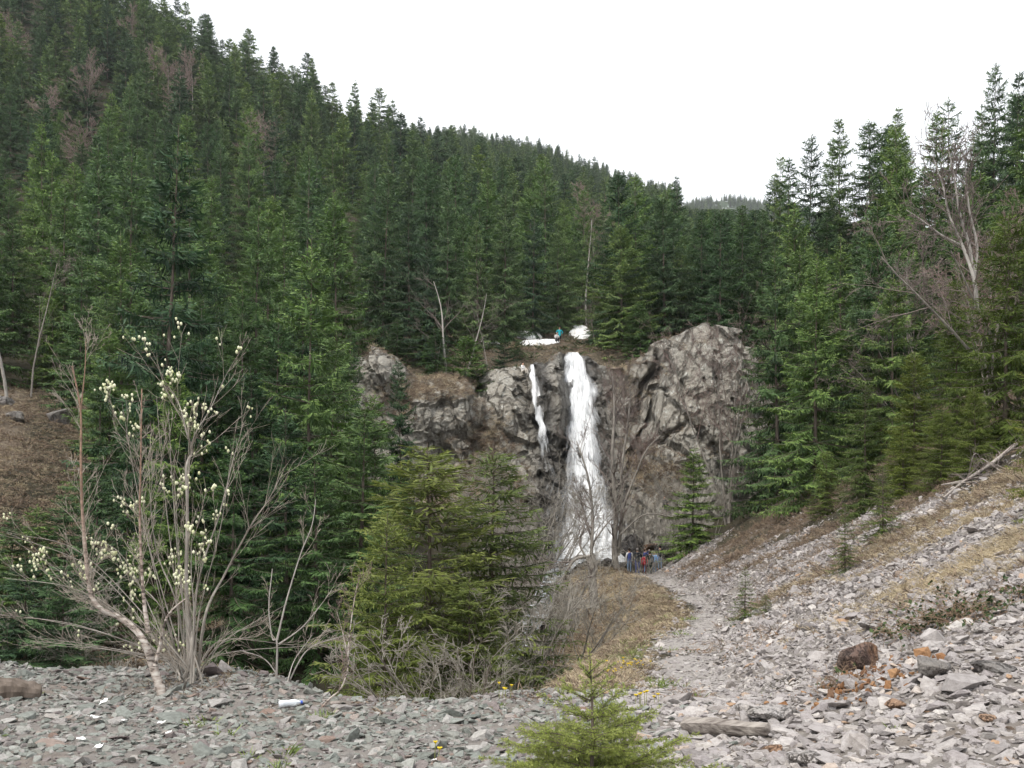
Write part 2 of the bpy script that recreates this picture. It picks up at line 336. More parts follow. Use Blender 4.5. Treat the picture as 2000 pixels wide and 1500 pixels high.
TP = np.array([
 [700, 780, 800, 830, 880, 960, 1040, 1105, 1100, 1110, 1060, 1000, 940, 846, 660, 400, 150],
 [650, 740, 745, 790, 850, 940, 1010, 1070, 1085, 1070, 1010, 940, 860, 750, 590, 380, 150],
 [600, 700, 695, 720, 760, 720, 705, 700, 700, 695, 665, 680, 720, 660, 530, 370, 150],
 [500, 620, 610, 640, 680, 650, 645, 655, 650, 640, 620, 610, 590, 550, 460, 360, 150],
 [300, 430, 430, 450, 480, 530, 545, 580, 590, 600, 590, 590, 580, 560, 490, 380, 200],
 [100, 250, 270, 310, 350, 405, 470, 510, 540, 555, 560, 565, 580, 590, 540, 430, 250],
 [-200, -80, -40, 62, 195, 300, 385, 420, 460, 485, 505, 525, 580, 620, 600, 500, 300],
 [-200, -60, -20, 85, 215, 305, 345, 375, 415, 445, 470, 505, 590, 640, 640, 550, 400],
 [0, 0, 20, 120, 240, 292, 292, 318, 356, 388, 412, 462, 570, 660, 660, 600, 500],
 [100, 100, 100, 150, 240, 290, 300, 325, 360, 390, 415, 445, 560, 680, 700, 640, 500],
 [300, 300, 300, 330, 380, 420, 430, 450, 470, 490, 500, 520, 600, 700, 720, 700, 600]], float)
def pchip_rows(Y, x):
    """monotone cubic along log-depth for every column; Y (rows, n), x (n)"""
    lx = np.log(TD); h = np.diff(lx); d = np.diff(Y, axis=0) / h[:, None]
    m = np.zeros_like(Y); m[0], m[-1] = d[0], d[-1]
    ok = d[:-1] * d[1:] > 0; w = np.where(ok, 2 * d[:-1] * d[1:] / np.where(ok, d[:-1] + d[1:], 1), 0); m[1:-1] = w
    t = np.clip(np.log(x), lx[0], lx[-1] - 1e-9); i = np.clip(np.searchsorted(lx, t, side='right') - 1, 0, len(lx) - 2)
    c = np.arange(Y.shape[1]); u = (t - lx[i]) / h[i]
    y0, y1, m0, m1 = Y[i, c], Y[i + 1, c], m[i, c] * h[i], m[i + 1, c] * h[i]
    return (2 * u**3 - 3 * u**2 + 1) * y0 + (u**3 - 2 * u**2 + u) * m0 + (-2 * u**3 + 3 * u**2) * y1 + (u**3 - u**2) * m1
def far_z(X, D):
    px = np.clip(1000 + X / D * FP, TC[0], TC[-1])
    j = np.clip(np.searchsorted(TC, px, side='right') - 1, 0, len(TC) - 2); f = (px - TC[j]) / (TC[j + 1] - TC[j]); f = f * f * (3 - 2 * f) * 0.5 + f * 0.5
    a = pchip_rows(TP[:, j], D); b = pchip_rows(TP[:, j + 1], D)
    z = (HOR - (a * (1 - f) + b * f)) / FP * np.minimum(D, 1200)
    return z + (fbm(X * 0.05, D * 0.05, seed=9) - 0.5) * 5.0 * sstep(95, 160, D) + (fbm(X * 0.22, D * 0.22, seed=11) - 0.5) * 1.4
def ground_z(X, D):
    X = np.atleast_1d(np.asarray(X, float)); D = np.atleast_1d(np.asarray(D, float)); X, D = np.broadcast_arrays(X, D)
    n = near_z(X, D); f = far_z(X, np.maximum(D, 70)); k = sstep(58, 74, D)
    return n * (1 - k) + f * k
def gz(X, D): return float(ground_z(X, D)[0])

# ground covers (0..1) at a place
def covers(X, D):
    px = 1000 + X / np.maximum(D, 0.5) * FP; xp = path_x(D); n = fbm(X * 0.35, D * 0.35, seed=21); n2 = fbm(X * 1.1, D * 1.1, seed=22)
    crest = crest_d(X) + 0.3
    plat = sstep(0.5, -0.3, D - crest) * sstep(2.6, 1.6, X - 0.5 * sstep(7, 4, D) * 3)
    plat = np.maximum(plat, sstep(9.6, 8.8, D + (n - 0.5)))
    dxp = X - xp
    scree = sstep(0.1, 1.0, dxp + (n - 0.5) * 1.5) * sstep(13.0, 10.5, X + (n - 0.5) * 4) * sstep(70, 60, D)
    near_r = sstep(0.9, 2.0, X) * sstep(9.5, 7.5, D)
    strips = np.zeros_like(X)
    for d0, w, x0, x1 in ((13.3, 0.9, 4.4, 30), (11.2, 0.45, 4.6, 9), (22.0, 1.3, 5.0, 30), (18.5, 0.5, 6.5, 12), (29.5, 1.6, 7.5, 30), (37.0, 1.6, 8.3, 30), (44.0, 2.5, 8.6, 30), (53, 3.5, 8.9, 30)):
        strips = np.maximum(strips, np.exp(-(((D - d0 - (n - 0.5) * 2.4) / w) ** 2)) * sstep(x0 - 0.8, x0 + 0.8, X + (n2 - 0.5) * 2) * sstep(x1 + 1, x1 - 1, X))
    brown = strips * sstep(17, 21, D) * (0.35 + n2)
    path = np.exp(-((dxp + (n2 - 0.5) * 0.9) / ip(D, [8, 14, 30, 67], [0.75, 0.6, 0.6, 1.0])) ** 2) * sstep(7.8, 10, D) * sstep(70, 66, D)
    lside = sstep(0.2, -1.2, dxp) * sstep(9, 10.5, D) * sstep(70, 64, D) * sstep(-6.5, -3.5, X - xp)
    g = {}
    g['gravel'] = np.clip(np.maximum(np.maximum(plat, scree), near_r) - 0.95 * strips, 0, 1)
    g['path'] = path * (0.35 + 1.0 * n2)
    g['dry'] = np.clip(np.maximum(strips * sstep(36, 10, D) * 1.1, lside * (0.25 + 0.9 * n)), 0, 1)
    g['litter'] = np.clip(np.maximum(np.maximum(brown, lside * (1.2 - 0.9 * n)), sstep(150, -50, px) * sstep(45, 55, D) * sstep(82, 76, D)) + 0.45 * sstep(78, 85, D) * sstep(118, 100, D) * sstep(680, 720, px) * sstep(1500, 1400, px), 0, 1)
    g['green'] = np.clip(lside * sstep(0.52, 0.66, n2) * 0.9 + 0.55 * sstep(0.58, 0.7, n2) * sstep(9.5, 11, D) * sstep(16, 13, D) * sstep(2.0, 0.5, np.abs(dxp + 0.3)), 0, 1)
    return g

def build_ground():
    ds = [-6.0]
    while ds[-1] < 1200: ds.append(ds[-1] + 0.0155 * max(ds[-1] + 4.5, 3.0))
    ds = np.array(ds); us = np.concatenate([np.linspace(-2.6, -0.62, 40, endpoint=False), np.linspace(-0.62, 0.62, 300, endpoint=False), np.linspace(0.62, 2.2, 40)])
    D, U = np.meshgrid(ds, us, indexing='ij'); X = U * (D + 7.0)
    Z = ground_z(X.ravel(), D.ravel()).reshape(X.shape)
    V = np.stack([X, D, Z], -1).reshape(-1, 3); nr, nc = X.shape
    i = np.arange(nr * nc).reshape(nr, nc); F = np.stack([i[:-1, :-1], i[:-1, 1:], i[1:, 1:], i[1:, :-1]], -1).reshape(-1, 4)
    cv = covers(X.ravel(), D.ravel())
    fx = V[F].mean(1); x, d = fx[:, 0], fx[:, 1]; xp = path_x(d)
    crest = crest_d(x) + 0.3
    reg = np.full(len(F), 3)
    reg[(d < 72) & (x > xp - 4.0)] = 4
    reg[(x > xp + 0.6) & (d < 68) & (x < 13) & (d >= 9.0)] = 1
    reg[(np.abs(x - xp) <= 0.6) & (d >= 9.0) & (d < 68)] = 2
    reg[(d < 9.0) | ((d < crest) & (x < 1.0))] = 0
    out = {}
    for k, nm in enumerate(('gravel_plateau', 'scree_slope', 'footpath', 'hillside', 'grassy_bank')):
        f = F[reg == k]; used = np.unique(f); mp = np.full(len(V), -1); mp[used] = np.arange(len(used))
        me = mesh_of(nm, V[used], mp[f], M['ground'], attrs={a: v[used] for a, v in cv.items()}, smooth=True)
        out[nm] = structure(obj(nm, me))
    return out
G = build_ground()

# far mountain behind the valley
def build_mountain():
    xs = np.linspace(-300, 1000, 160); ys = np.linspace(1350, 2300, 60); X, Y = np.meshgrid(xs, ys, indexing='ij')
    px = 1000 + X / 1550 * FP
    crest = ip(px, [600, 1200, 1330, 1370, 1400, 1440, 1490, 1540, 1700, 2300], [560, 490, 408, 394, 390, 398, 404, 412, 440, 530])
    zc = (HOR - crest) / FP * 1550
    Z = zc - np.abs(Y - 1550) * 0.5 + (fbm(X * .016, Y * .016, seed=31) - 0.5) * 22
    i = np.arange(X.size).reshape(X.shape); F = np.stack([i[:-1, :-1], i[1:, :-1], i[1:, 1:], i[:-1, 1:]], -1).reshape(-1, 4)
    m, nt, nn, ll, b = new_mat('far_mountain_forest'); spec(b, 0.95, 0.1); g = N(nt, 'ShaderNodeNewGeometry')
    n = noise_n(nt, 0.10, 5, g.outputs['Position'], 0.7); nb = noise_n(nt, 0.03, 4, g.outputs['Position'], 0.6)
    c = ramp_n(nt, n.outputs[0], [(0.35, (0.02, 0.035, 0.02)), (0.65, (0.06, 0.085, 0.045))]).outputs[0]
    sn = mth(nt, 'MULTIPLY', ramp_n(nt, nb.outputs[0], [(0.52, (0, 0, 0)), (0.56, (1, 1, 1))]).outputs[0], attr_n(nt, 'snow'))
    c = mixc(nt, sn, c, (0.8, 0.82, 0.85)); ll.new(c, b.inputs['Base Color'])
    snow = sstep(1372, 1392, px) * sstep(1430, 1408, px) * sstep(-40, -10, Z - zc)
    global MTREES
    rg = np.random.default_rng(33); k = (px > 1280) & (px < 1560) & (Y > 1440) & (Y < 1600) & ~((px > 1386) & (px < 1412) & (Y < 1560)); MTREES = np.stack([X[k], Y[k], Z[k]], -1); MTREES = np.concatenate([MTREES + rg.uniform(-5, 5, MTREES.shape) * np.array([1, 1.4, 0.2]) for _ in range(5)])
    return structure(obj('mountain', mesh_of('mountain', np.stack([X, Y, Z], -1), F, m, attrs={'snow': snow.ravel()}, smooth=True)))
build_mountain()
# ------------------------------------------------------------------ the cliff
C_PX = [660, 690, 720, 760, 800, 850, 930, 950, 1000, 1030, 1045, 1060, 1090, 1103, 1125, 1145, 1165, 1220, 1250, 1280, 1330, 1380, 1440, 1470, 1510]
C_TOP = [760, 705, 668, 690, 720, 738, 745, 720, 715, 722, 704, 712, 688, 692, 692, 697, 712, 725, 705, 680, 645, 628, 645, 700, 770]
def c_dt(px): return ip(px, [660, 900, 1030, 1120, 1200, 1260, 1300, 1400, 1510], [83, 84, 85.5, 87, 86.5, 82, 79, 77.5, 78])
def c_db(px): return ip(px, [660, 900, 1000, 1060, 1100, 1160, 1220, 1270, 1330, 1400, 1510], [74, 73.5, 73, 73.3, 74.3, 74.3, 75, 73.5, 71.3, 70.8, 72])
SEED = {}
def cells(a, b, n, seed, box):
    key = (n, seed)
    if key not in SEED:
        r = np.random.default_rng(seed); SEED[key] = (r.uniform(box[0], box[1], n), r.uniform(box[2], box[3], n), r.uniform(-1, 1, n), r.uniform(-1, 1, (n, 2)))
    sx, sy, off, tl = SEED[key]; o = np.empty(a.shape)
    af, bf = a.ravel(), b.ravel(); of = np.empty(af.shape)
    for i in range(0, len(af), 4000):
        d = (af[i:i + 4000, None] - sx) ** 2 + (bf[i:i + 4000, None] - sy) ** 2; j = d.argmin(1)
        of[i:i + 4000] = off[j] + tl[j, 0] * (af[i:i + 4000] - sx[j]) * 0.5 + tl[j, 1] * (bf[i:i + 4000] - sy[j]) * 0.5
    return of.reshape(a.shape)
def cliff_smooth(px, t):
    """point of the bare cliff profile; t 0 foot .. 1 brink .. 1.5 back into the hill"""
    px = np.asarray(px, float); t = np.asarray(t, float)
    dt, db = c_dt(px), c_db(px); zt = (HOR - ip(px, C_PX, C_TOP)) / FP * dt; zb = -6.5
    tt = np.clip(t, 0, 1); D = db + (dt - db) * tt ** 1.25; Z = zb + (zt - zb) * tt
    e = np.clip(t - 1, 0, None); D = D + e * 16; Z = Z - e * 3.0
    return D, Z
def wet_mask(px, py):
    m = np.exp(-((px - ip(py, [690, 800, 900, 1100], [1128, 1142, 1150, 1165])) / ip(py, [690, 800, 1100], [34, 50, 75])) ** 2)
    m2 = np.exp(-((px - ip(py, [700, 870, 1100], [1046, 1068, 1085])) / ip(py, [700, 870, 1100], [16, 26, 40])) ** 2)
    return np.clip(np.maximum(m, m2) * 1.3, 0, 1)
def build_cliff():
    pxs = np.linspace(660, 1510, 400); ts = np.concatenate([np.linspace(0, 1, 230), np.linspace(1.01, 1.5, 20)])
    PX, T = np.meshgrid(pxs, ts, indexing='ij'); D, Z = cliff_smooth(PX, T); PY = HOR - Z / D * FP
    X = (PX - 1000) / FP * D
    # tilted fracture frame so that blocks lean like the bedding in the photograph
    a = X * 0.86 + Z * 0.5; b = -X * 0.5 + Z * 0.86
    wob = (fbm(X * 0.5, Z * 0.5, seed=41) - 0.5) * 1.6
    big = cells(a * 0.8 + wob, b * 0.45 + wob, 90, 5, (-16, 30, -16, 14)); mid = cells(a + wob, b * 0.6 - wob, 700, 6, (-20, 34, -22, 22))
    sml = cells(a * 1.6 + wob, b + wob, 2600, 8, (-32, 52, -36, 36))
    def soft(a_):
        for _ in range(2):
            p_ = np.pad(a_, 1, mode='edge'); a_ = (p_[:-2, 1:-1] + p_[2:, 1:-1] + p_[1:-1, :-2] + p_[1:-1, 2:] + 2 * a_) / 6.0
        return a_
    big = soft(big)
    wall = sstep(1225, 1290, PX)
    wet = wet_mask(PX, PY)
    water = np.exp(-((PX - ip(PY, [690, 800, 900, 1100], [1128, 1140, 1148, 1160])) / 40.0) ** 2)
    amp = (1 - 0.75 * water)
    off = (0.85 - 0.55 * wall) * big + 0.50 * mid + 0.26 * sml + (fbm(X * 1.2, Z * 1.2, D * 0.3, seed=43) - 0.5) * 0.45 + (fbm(X * 4.0, Z * 4.0, D * 0.5, seed=47, octv=3) - 0.5) * 0.35
    # the crags: noses that stand proud and clefts between them
    def blob(cx, cy, rx, ry, h): return h * np.exp(-(((PX - cx) / rx) ** 2 + ((PY - cy) / ry) ** 2) ** 1.5)
    nose = blob(735, 715, 45, 40, 1.8) + blob(870, 800, 70, 60, 2.6) + blob(965, 800, 60, 80, 1.6) + blob(1000, 780, 40, 60, 1.2) + blob(1075, 750, 30, 55, 2.0) + blob(1090, 820, 22, 60, 1.0)
    cleft = blob(1104, 725, 9, 28, 1.8) + blob(1106, 868, 12, 30, 2.0) + blob(1048, 715, 9, 25, 1.2) + blob(815, 720, 18, 60, 1.2) + blob(925, 770, 12, 60, 1.3)
    dl = np.abs((PX - 1262) * 0.9 + (PY - 760) * 0.42) / 7.0; cleft += 2.2 * np.exp(-dl ** 2) * sstep(690, 720, PY) * sstep(840, 800, PY)
    dl = np.abs((PY - 860) + (PX - 1290) * 0.55) / 6.0; cleft += 1.6 * np.exp(-dl ** 2) * sstep(1235, 1255, PX) * sstep(1350, 1320, PX)
    edge = sstep(660, 700, PX) * sstep(1510, 1480, PX) * sstep(0.0, 0.06, T)
    Dn = D - (off * amp + nose) * edge + cleft * edge
    Z = Z + (0.25 * mid * amp - 0.35 * np.maximum(mid, 0) * sstep(1.0, 1.05, T)) * edge
    X = X + 0.25 * sml * amp * edge
    V = np.stack([X, Dn, Z], -1); i = np.arange(PX.size).reshape(PX.shape)
    F = np.stack([i[:-1, :-1], i[1:, :-1], i[1:, 1:], i[:-1, 1:]], -1).reshape(-1, 4)
    gx = np.gradient(Dn, axis=1) / np.maximum(np.gradient(Z, axis=1), 0.02)            # leaning back -> ledge
    ledge = sstep(0.5, 1.6, gx)
    gr = 0.25 * ledge + blob(865, 765, 65, 45, 0.42) + blob(955, 835, 50, 50, 0.48) + blob(770, 780, 45, 50, 0.42) + 0.35 * sstep(0.95, 1.0, T) * sstep(1290, 1250, PX) + blob(1225, 900, 55, 100, 0.42) + blob(1215, 750, 50, 50, 0.38) + blob(1300, 930, 60, 60, 0.4) + blob(1400, 850, 70, 60, 0.22) + blob(1330, 700, 50, 40, 0.2) + blob(930, 960, 130, 90, 0.5) - blob(985, 770, 45, 55, 0.35)
    gr = np.clip(gr, 0, 1) * (1 - wet)
    parts = [('rock_face', PX < 1012), ('rock_face', (PX >= 1012) & (PX < 1195)), ('rock_face', PX >= 1195)]
    root = thing('cliff', 'craggy grey cliff with dry grass on its ledges, behind the waterfall', 'cliff', (0, 0, 0))
    labs = ['grassy brown crag of grey rock', 'dark wet rock beside the falling water', 'big bare grey wall with pale lichen']
    fm = PX.ravel()[F].mean(1)
    for (nm, _), lo, hi, lab in zip(parts, (0, 1012, 1195), (1012, 1195, 9999), labs):
        f = F[(fm >= lo) & (fm < hi)]; used = np.unique(f); mp = np.full(V.size // 3, -1); mp[used] = np.arange(len(used))
        o = obj(nm, mesh_of('rock_face', V.reshape(-1, 3)[used], mp[f], M['cliff'], attrs={'grass': gr.ravel()[used], 'wet': wet.ravel()[used]}, smooth=False), root); o['label'] = lab
    return PX, T, V, gr
CPX, CT, CV, CG = build_cliff()
def cliff_D(px, z):
    """depth of the built cliff face at a column and height"""
    i = int(np.clip(np.searchsorted(CPX[:, 0], px), 0, CPX.shape[0] - 1)); k = CT[i] <= 1.0
    return float(np.interp(z, np.sort(CV[i, k, 2]), CV[i, k, 1][np.argsort(CV[i, k, 2])]))

# ------------------------------------------------------------------ water
def water_sheet(name, rows, nv, nu, lift, seed, cover, mat, smoothD=True):
    """rows: (py, left px, right px); draped on the cliff"""
    rows = np.array(rows, float); py = np.linspace(rows[0, 0], rows[-1, 0], nv)
    l = np.interp(py, rows[:, 0], rows[:, 1]); r = np.interp(py, rows[:, 0], rows[:, 2])
    jl = (vnoise(py * 0.06, py * 0, seed=seed) - 0.5) * 10; jr = (vnoise(py * 0.05, py * 0 + 9, seed=seed + 1) - 0.5) * 14
    l = l + jl; r = r + jr
    u = np.linspace(0, 1, nu); PX = l[:, None] * (1 - u) + r[:, None] * u; PY = np.repeat(py[:, None], nu, 1)
    # follow the smooth profile
    tt = np.linspace(0, 1, 120); Dm = np.zeros_like(PX)
    D0, Z0 = cliff_smooth(np.repeat(PX.ravel()[:, None], 120, 1), np.repeat(tt[None], PX.size, 0)); P0 = HOR - Z0 / D0 * FP
    q = np.array([np.interp(-p, -P0[k], D0[k]) for k, p in enumerate(PY.ravel())]).reshape(PX.shape)
    rel = (fbm(PX * 0.12, PY * 0.02, seed=seed + 5) - 0.5) * 0.9 + (vnoise(PX * 0.45, PY * 0.05, seed=seed + 6) - 0.5) * 0.3
    Dm = q - lift + rel; Z = (HOR - PY) / FP * Dm; X = (PX - 1000) / FP * Dm
    V = np.stack([X, Dm, Z], -1); i = np.arange(PX.size).reshape(PX.shape)
    F = np.stack([i[:-1, :-1], i[1:, :-1], i[1:, 1:], i[:-1, 1:]], -1).reshape(-1, 4)
    e = np.minimum(u, 1 - u)[None] * 2; ed = sstep(0, 0.5, e)
    cv = cover(PX, PY, u) if callable(cover) else cover
    C = cv + 0.55 * (ed - 1)
    return V, F, {'wu': X * 1.0 + seed * 3.1, 'wv': Z * 1.0 + seed, 'cover': C + 0 * PX}
def streaks(V, nv, nu, n, rng, w, ln, cov):
    """fine falling strands over a sheet"""
    V = V.reshape(nv, nu, 3); i = rng.integers(0, nv - 8, n); j = rng.integers(0, nu, n); keep = cov.reshape(nv, nu)[i, j] > rng.uniform(0.0, 0.45, n); i, j = i[keep], j[keep]
    B = V[i, j] + rng.normal(0, 0.08, (len(i), 3)) + np.array([0, -0.15, 0]); d = unit(V[np.minimum(i + 6, nv - 1), j] - V[i, j])
    T = d * (ln * rng.uniform(0.4, 1.4, len(i)))[:, None]; W = np.stack([rng.uniform(0.4, 1.3, len(i)) * w, np.zeros(len(i)), np.zeros(len(i))], 1)
    return kites(B, T, W)
def waterfall(name, label, rows, nv, nu, cover, nstr, seed, lift0=0.55):
    root = thing(name, label, 'waterfall'); rng = np.random.default_rng(seed)
    for k, (lift, dc) in enumerate(((lift0, 0.14), (lift0 + 0.25, -0.06))):
        V, F, A = water_sheet(name, rows, nv, nu, lift, seed + k * 11, cover, M['fall']); A['cover'] = A['cover'] + dc
        obj('water_sheet', mesh_of('water_sheet', V, F, M['fall'], attrs=A, smooth=True), root)
        if k == 0: V0, C0 = V, A['cover']
    SV, SF = streaks(V0, nv, nu, nstr, rng, 0.07, 1.3, C0)
    stuff(obj('spray', mesh_of('spray', SV, SF, M['foam']), root))
    return root
main_cover = lambda PX, PY, u: 0.82 - 0.42 * sstep(0.58, 0.92, u)[None] * sstep(780, 830, PY) * sstep(1060, 980, PY) - 0.12 * sstep(1060, 980, PY) * sstep(850, 950, PY) - 0.10 * sstep(0.3, 0.0, u)[None] * sstep(950, 1000, PY)
waterfall('waterfall', 'wide white waterfall plunging down the cliff behind the group of people',
          [(688, 1106, 1132), (705, 1106, 1143), (740, 1100, 1152), (765, 1104, 1165), (800, 1107, 1168), (840, 1110, 1172), (900, 1110, 1182), (960, 1102, 1204), (1010, 1092, 1218), (1060, 1082, 1228), (1098, 1072, 1238)],
          150, 40, main_cover, 2200, 3)
waterfall('waterfall', 'thin white side fall slipping down a crack beside the wide one',
          [(712, 1036, 1044), (735, 1036, 1046), (760, 1038, 1050), (800, 1044, 1058), (840, 1050, 1068), (880, 1056, 1078), (930, 1058, 1092), (980, 1058, 1090)],
          90, 12, lambda PX, PY, u: 0.80 - 0.85 * sstep(815, 900, PY), 200, 9, 1.5)
waterfall('waterfall', 'faint broken trickle over dark rocks under the side fall',
          [(925, 1055, 1098), (960, 1058, 1100), (1000, 1062, 1098), (1040, 1070, 1100), (1075, 1080, 1104)], 50, 14, lambda PX, PY, u: 0.10 + 0 * PX, 60, 14, 1.2)

def ribbon(pts, nseg, lift):
    """pts: (px, py, D, half width m) ; lies on the ground"""
    p = np.array(pts, float); c = catmull(np.stack([(p[:, 0] - 1000) / FP * p[:, 2], p[:, 2], p[:, 3]], 1), nseg)
    t = unit(np.gradient(c[:, :2], axis=0)); nrm = np.stack([-t[:, 1], t[:, 0]], 1); u = np.linspace(-1, 1, 9)
    XY = c[:, None, :2] + nrm[:, None] * (u[None, :, None] * c[:, None, 2:3]); Z = ground_z(XY[..., 0].ravel(), XY[..., 1].ravel()).reshape(XY.shape[:2]) + lift
    Z = Z + (fbm(XY[..., 0] * 1.5, XY[..., 1] * 1.5, seed=77) - 0.5) * 0.35
    V = np.concatenate([XY, Z[..., None]], -1); i = np.arange(nseg * 9).reshape(nseg, 9)
    F = np.stack([i[:-1, :-1], i[:-1, 1:], i[1:, 1:], i[1:, :-1]], -1).reshape(-1, 4)
    return V, F, np.repeat(u[None], nseg, 0)
V, F, u = ribbon([(1160, 0, 74, 2.6), (1140, 0, 71, 2.4), (1110, 0, 66, 0.9), (1090, 0, 60, 0.6), (1068, 0, 54, 0.55), (1052, 0, 49, 0.6), (1010, 0, 43, 0.6), (960, 0, 38, 0.6)], 90, 0.28)
m, nt, nn, ll, b = new_mat('stream_water'); spec(b, 0.12, 0.5); g = N(nt, 'ShaderNodeNewGeometry'); n = noise_n(nt, 1.7, 5, g.outputs['Position'], 0.7)
ll.new(ramp_n(nt, n.outputs[0], [(0.48, (0.05, 0.052, 0.045)), (0.56, (0.40, 0.43, 0.45)), (0.64, (0.85, 0.87, 0.9))]).outputs[0], b.inputs['Base Color']); bump_n(nt, n.outputs[0], 0.8, 0.15, b); M['stream'] = m
structure(obj('stream', mesh_of('stream', V, F, M['stream'], smooth=True)))

# ------------------------------------------------------------------ spruces
def spruce_geo(seed, H, Rr, dz, nb, step, tw, tl, base=0.05, wood=True, gap=0.0, fine=0, hang=0.6, power=0.8):
    rng = np.random.default_rng(seed); B, T, W, TI, TP_ = [], [], [], [], []; s0, s1, sr0, sr1 = [], [], [], []
    z = base * H
    while z < H * 0.985:
        t = z / H; prof = (1 - t) ** power * min(1.0, 0.72 + 2.2 * t)
        n = max(4, int(round(nb * (0.62 + 0.38 * (1 - t)) + rng.uniform(-1, 1))))
        a0 = rng.uniform(0, 6.28)
        for bI in range(n):
            if rng.random() < gap: continue
            az = a0 + bI * 6.283 / n + rng.normal(0, 0.25); L = Rr * prof * rng.uniform(0.62, 1.12) + 0.06 * H / 10
            zz = z + rng.normal(0, 0.13) * dz
            el = -0.12 + 0.75 * t ** 1.5 + rng.normal(0, 0.10)
            m_ = max(3, int(L / step)); s = np.linspace(0, 1, m_ + 1)
            rad = L * s * math.cos(el); ver = L * (math.sin(el) * s - (0.52 * (1 - t) + 0.05) * s ** 1.5 + 0.36 * (1 - 0.7 * t) * s ** 3)
            rd = np.array([math.cos(az), math.sin(az), 0]); tg = np.array([-math.sin(az), math.cos(az), 0])
            swing = rng.normal(0, 0.10) * L * s ** 2
            P = rd[None] * rad[:, None] + tg[None] * swing[:, None]; P[:, 2] = zz + ver
            d = np.diff(P, axis=0)
            bt = rng.random(); nrm = unit(np.array([0, 0, 1.0]) + rd * 0.55 + rng.normal(0, 0.15, 3))
            def put(b_, t_, ti_, tp_, n_):
                B.append(b_); T.append(t_); W.append(np.broadcast_to(n_, b_.shape)); TI.append(np.clip(0.65 * bt + 0.35 * ti_, 0, 1)); TP_.append(tp_)  # branch tint paints in the contrast of lit fronds and shaded gaps
            put(P[:-1], d * 1.25, rng.random(m_), 0.3 * s[1:] ** 3, nrm)
            if wood:
                k = max(1, m_ // 3); ii = np.arange(0, m_, k); jj = np.minimum(ii + k, m_)
                s0.append(P[ii]); s1.append(P[jj]); rr = 0.006 + 0.012 * L * 0.6
                sr0.append(rr * (1 - s[ii]) + 0.003); sr1.append(rr * (1 - s[jj]) + 0.003)
            q = s[1:] > 0.12; Pq = P[1:][q]; sq = s[1:][q]; dn = unit(d[q])
            for side in (-1, 1):
                nq = len(Pq)
                ln = tl * rng.uniform(0.55, 1.25, nq) * (0.28 + 0.72 * np.minimum(1, (1 - sq) * 2.4 + 0.12)) * min(1.0, 0.45 + L / 1.2)
                dr = dn * 0.62 + side * tg[None] * 0.78 + np.stack([np.zeros(nq), np.zeros(nq), -rng.uniform(0.05, 0.75, nq) * (1 - 0.8 * t)], 1) + rng.normal(0, 0.12, (nq, 3))
                dr = unit(dr) * ln[:, None]
                put(Pq, dr, rng.random(nq), np.clip(sq ** 2 * 0.7 + rng.uniform(-0.2, 0.25, nq), 0, 1), nrm)
                if fine:                                                     # second order sprays
                    for f_ in range(fine):
                        fr = rng.uniform(0.25, 0.9, nq); b2 = Pq + dr * fr[:, None]
                        d2 = unit(dr + rng.normal(0, 0.55, (nq, 3)) * ln[:, None] + np.array([0, 0, -0.35]) * ln[:, None]) * (ln * rng.uniform(0.3, 0.55, nq))[:, None]
                        put(b2, d2, rng.random(nq), np.clip(sq * 0.8 + rng.uniform(-0.3, 0.3, nq), 0, 1), nrm)
            if hang > 0:
                hq = rng.random(len(Pq)) < hang * (1 - t)
                if hq.any():
                    nh = int(hq.sum()); dr = np.stack([rng.normal(0, 0.3, nh), rng.normal(0, 0.3, nh), -np.ones(nh)], 1) * (tl * rng.uniform(0.3, 0.9, nh))[:, None]
                    put(Pq[hq], dr, rng.random(nh) * 0.5, np.zeros(nh), rd)
        z += dz * rng.uniform(0.75, 1.25) * (0.55 + 0.45 * min(1, (1 - t) * 3))
    # leader
    nl = 10; zz = np.linspace(0.93, 0.995, nl) * H; B.append(np.stack([np.zeros(nl), np.zeros(nl), zz], 1)); az = rng.uniform(0, 6.28, nl)
    T.append(np.stack([np.cos(az), np.sin(az), np.full(nl, 1.1)], 1) * 0.012 * H); W.append(rng.normal(0, 1, (nl, 3))); TI.append(np.ones(nl)); TP_.append(np.full(nl, 0.8))
    B = np.concatenate(B); T = np.concatenate(T); TI = np.concatenate(TI); TP_ = np.concatenate(TP_)
    w = unit(np.cross(T, np.concatenate(W) + rng.normal(0, 0.38, B.shape))) * (tw * rng.uniform(0.6, 1.25, len(B)))[:, None]
    V, F = kites(B, T, w)
    zs = np.linspace(0, 1, 9); r = 0.0095 * H * (1 - zs) ** 1.1 + 0.006; tp = np.stack([0 * zs, 0 * zs, zs * H * 1.015], 1)
    tp[1:-1, :2] += rng.normal(0, 0.006 * H * 0.3, (7, 2))
    wparts = [tubes(tp[:-1], tp[1:], r[:-1], r[1:], 7)]
    if wood and s0:
        wparts.append(tubes(np.concatenate(s0), np.concatenate(s1), np.concatenate(sr0), np.concatenate(sr1), 3))
    return V, F, np.repeat(TI, 4), np.repeat(TP_, 4), cat_geo(wparts)
def spruce_proto(key, mat, **kw):
    V, F, ti, tp, (WV, WF) = spruce_geo(**kw)
    return dict(H=kw['H'], R=kw['Rr'], crown=mesh_of(key + '_crown', V, F, mat, attrs={'tint': ti, 'tip': tp}), trunk=mesh_of(key + '_trunk', WV, WF, M['bark'], smooth=True))
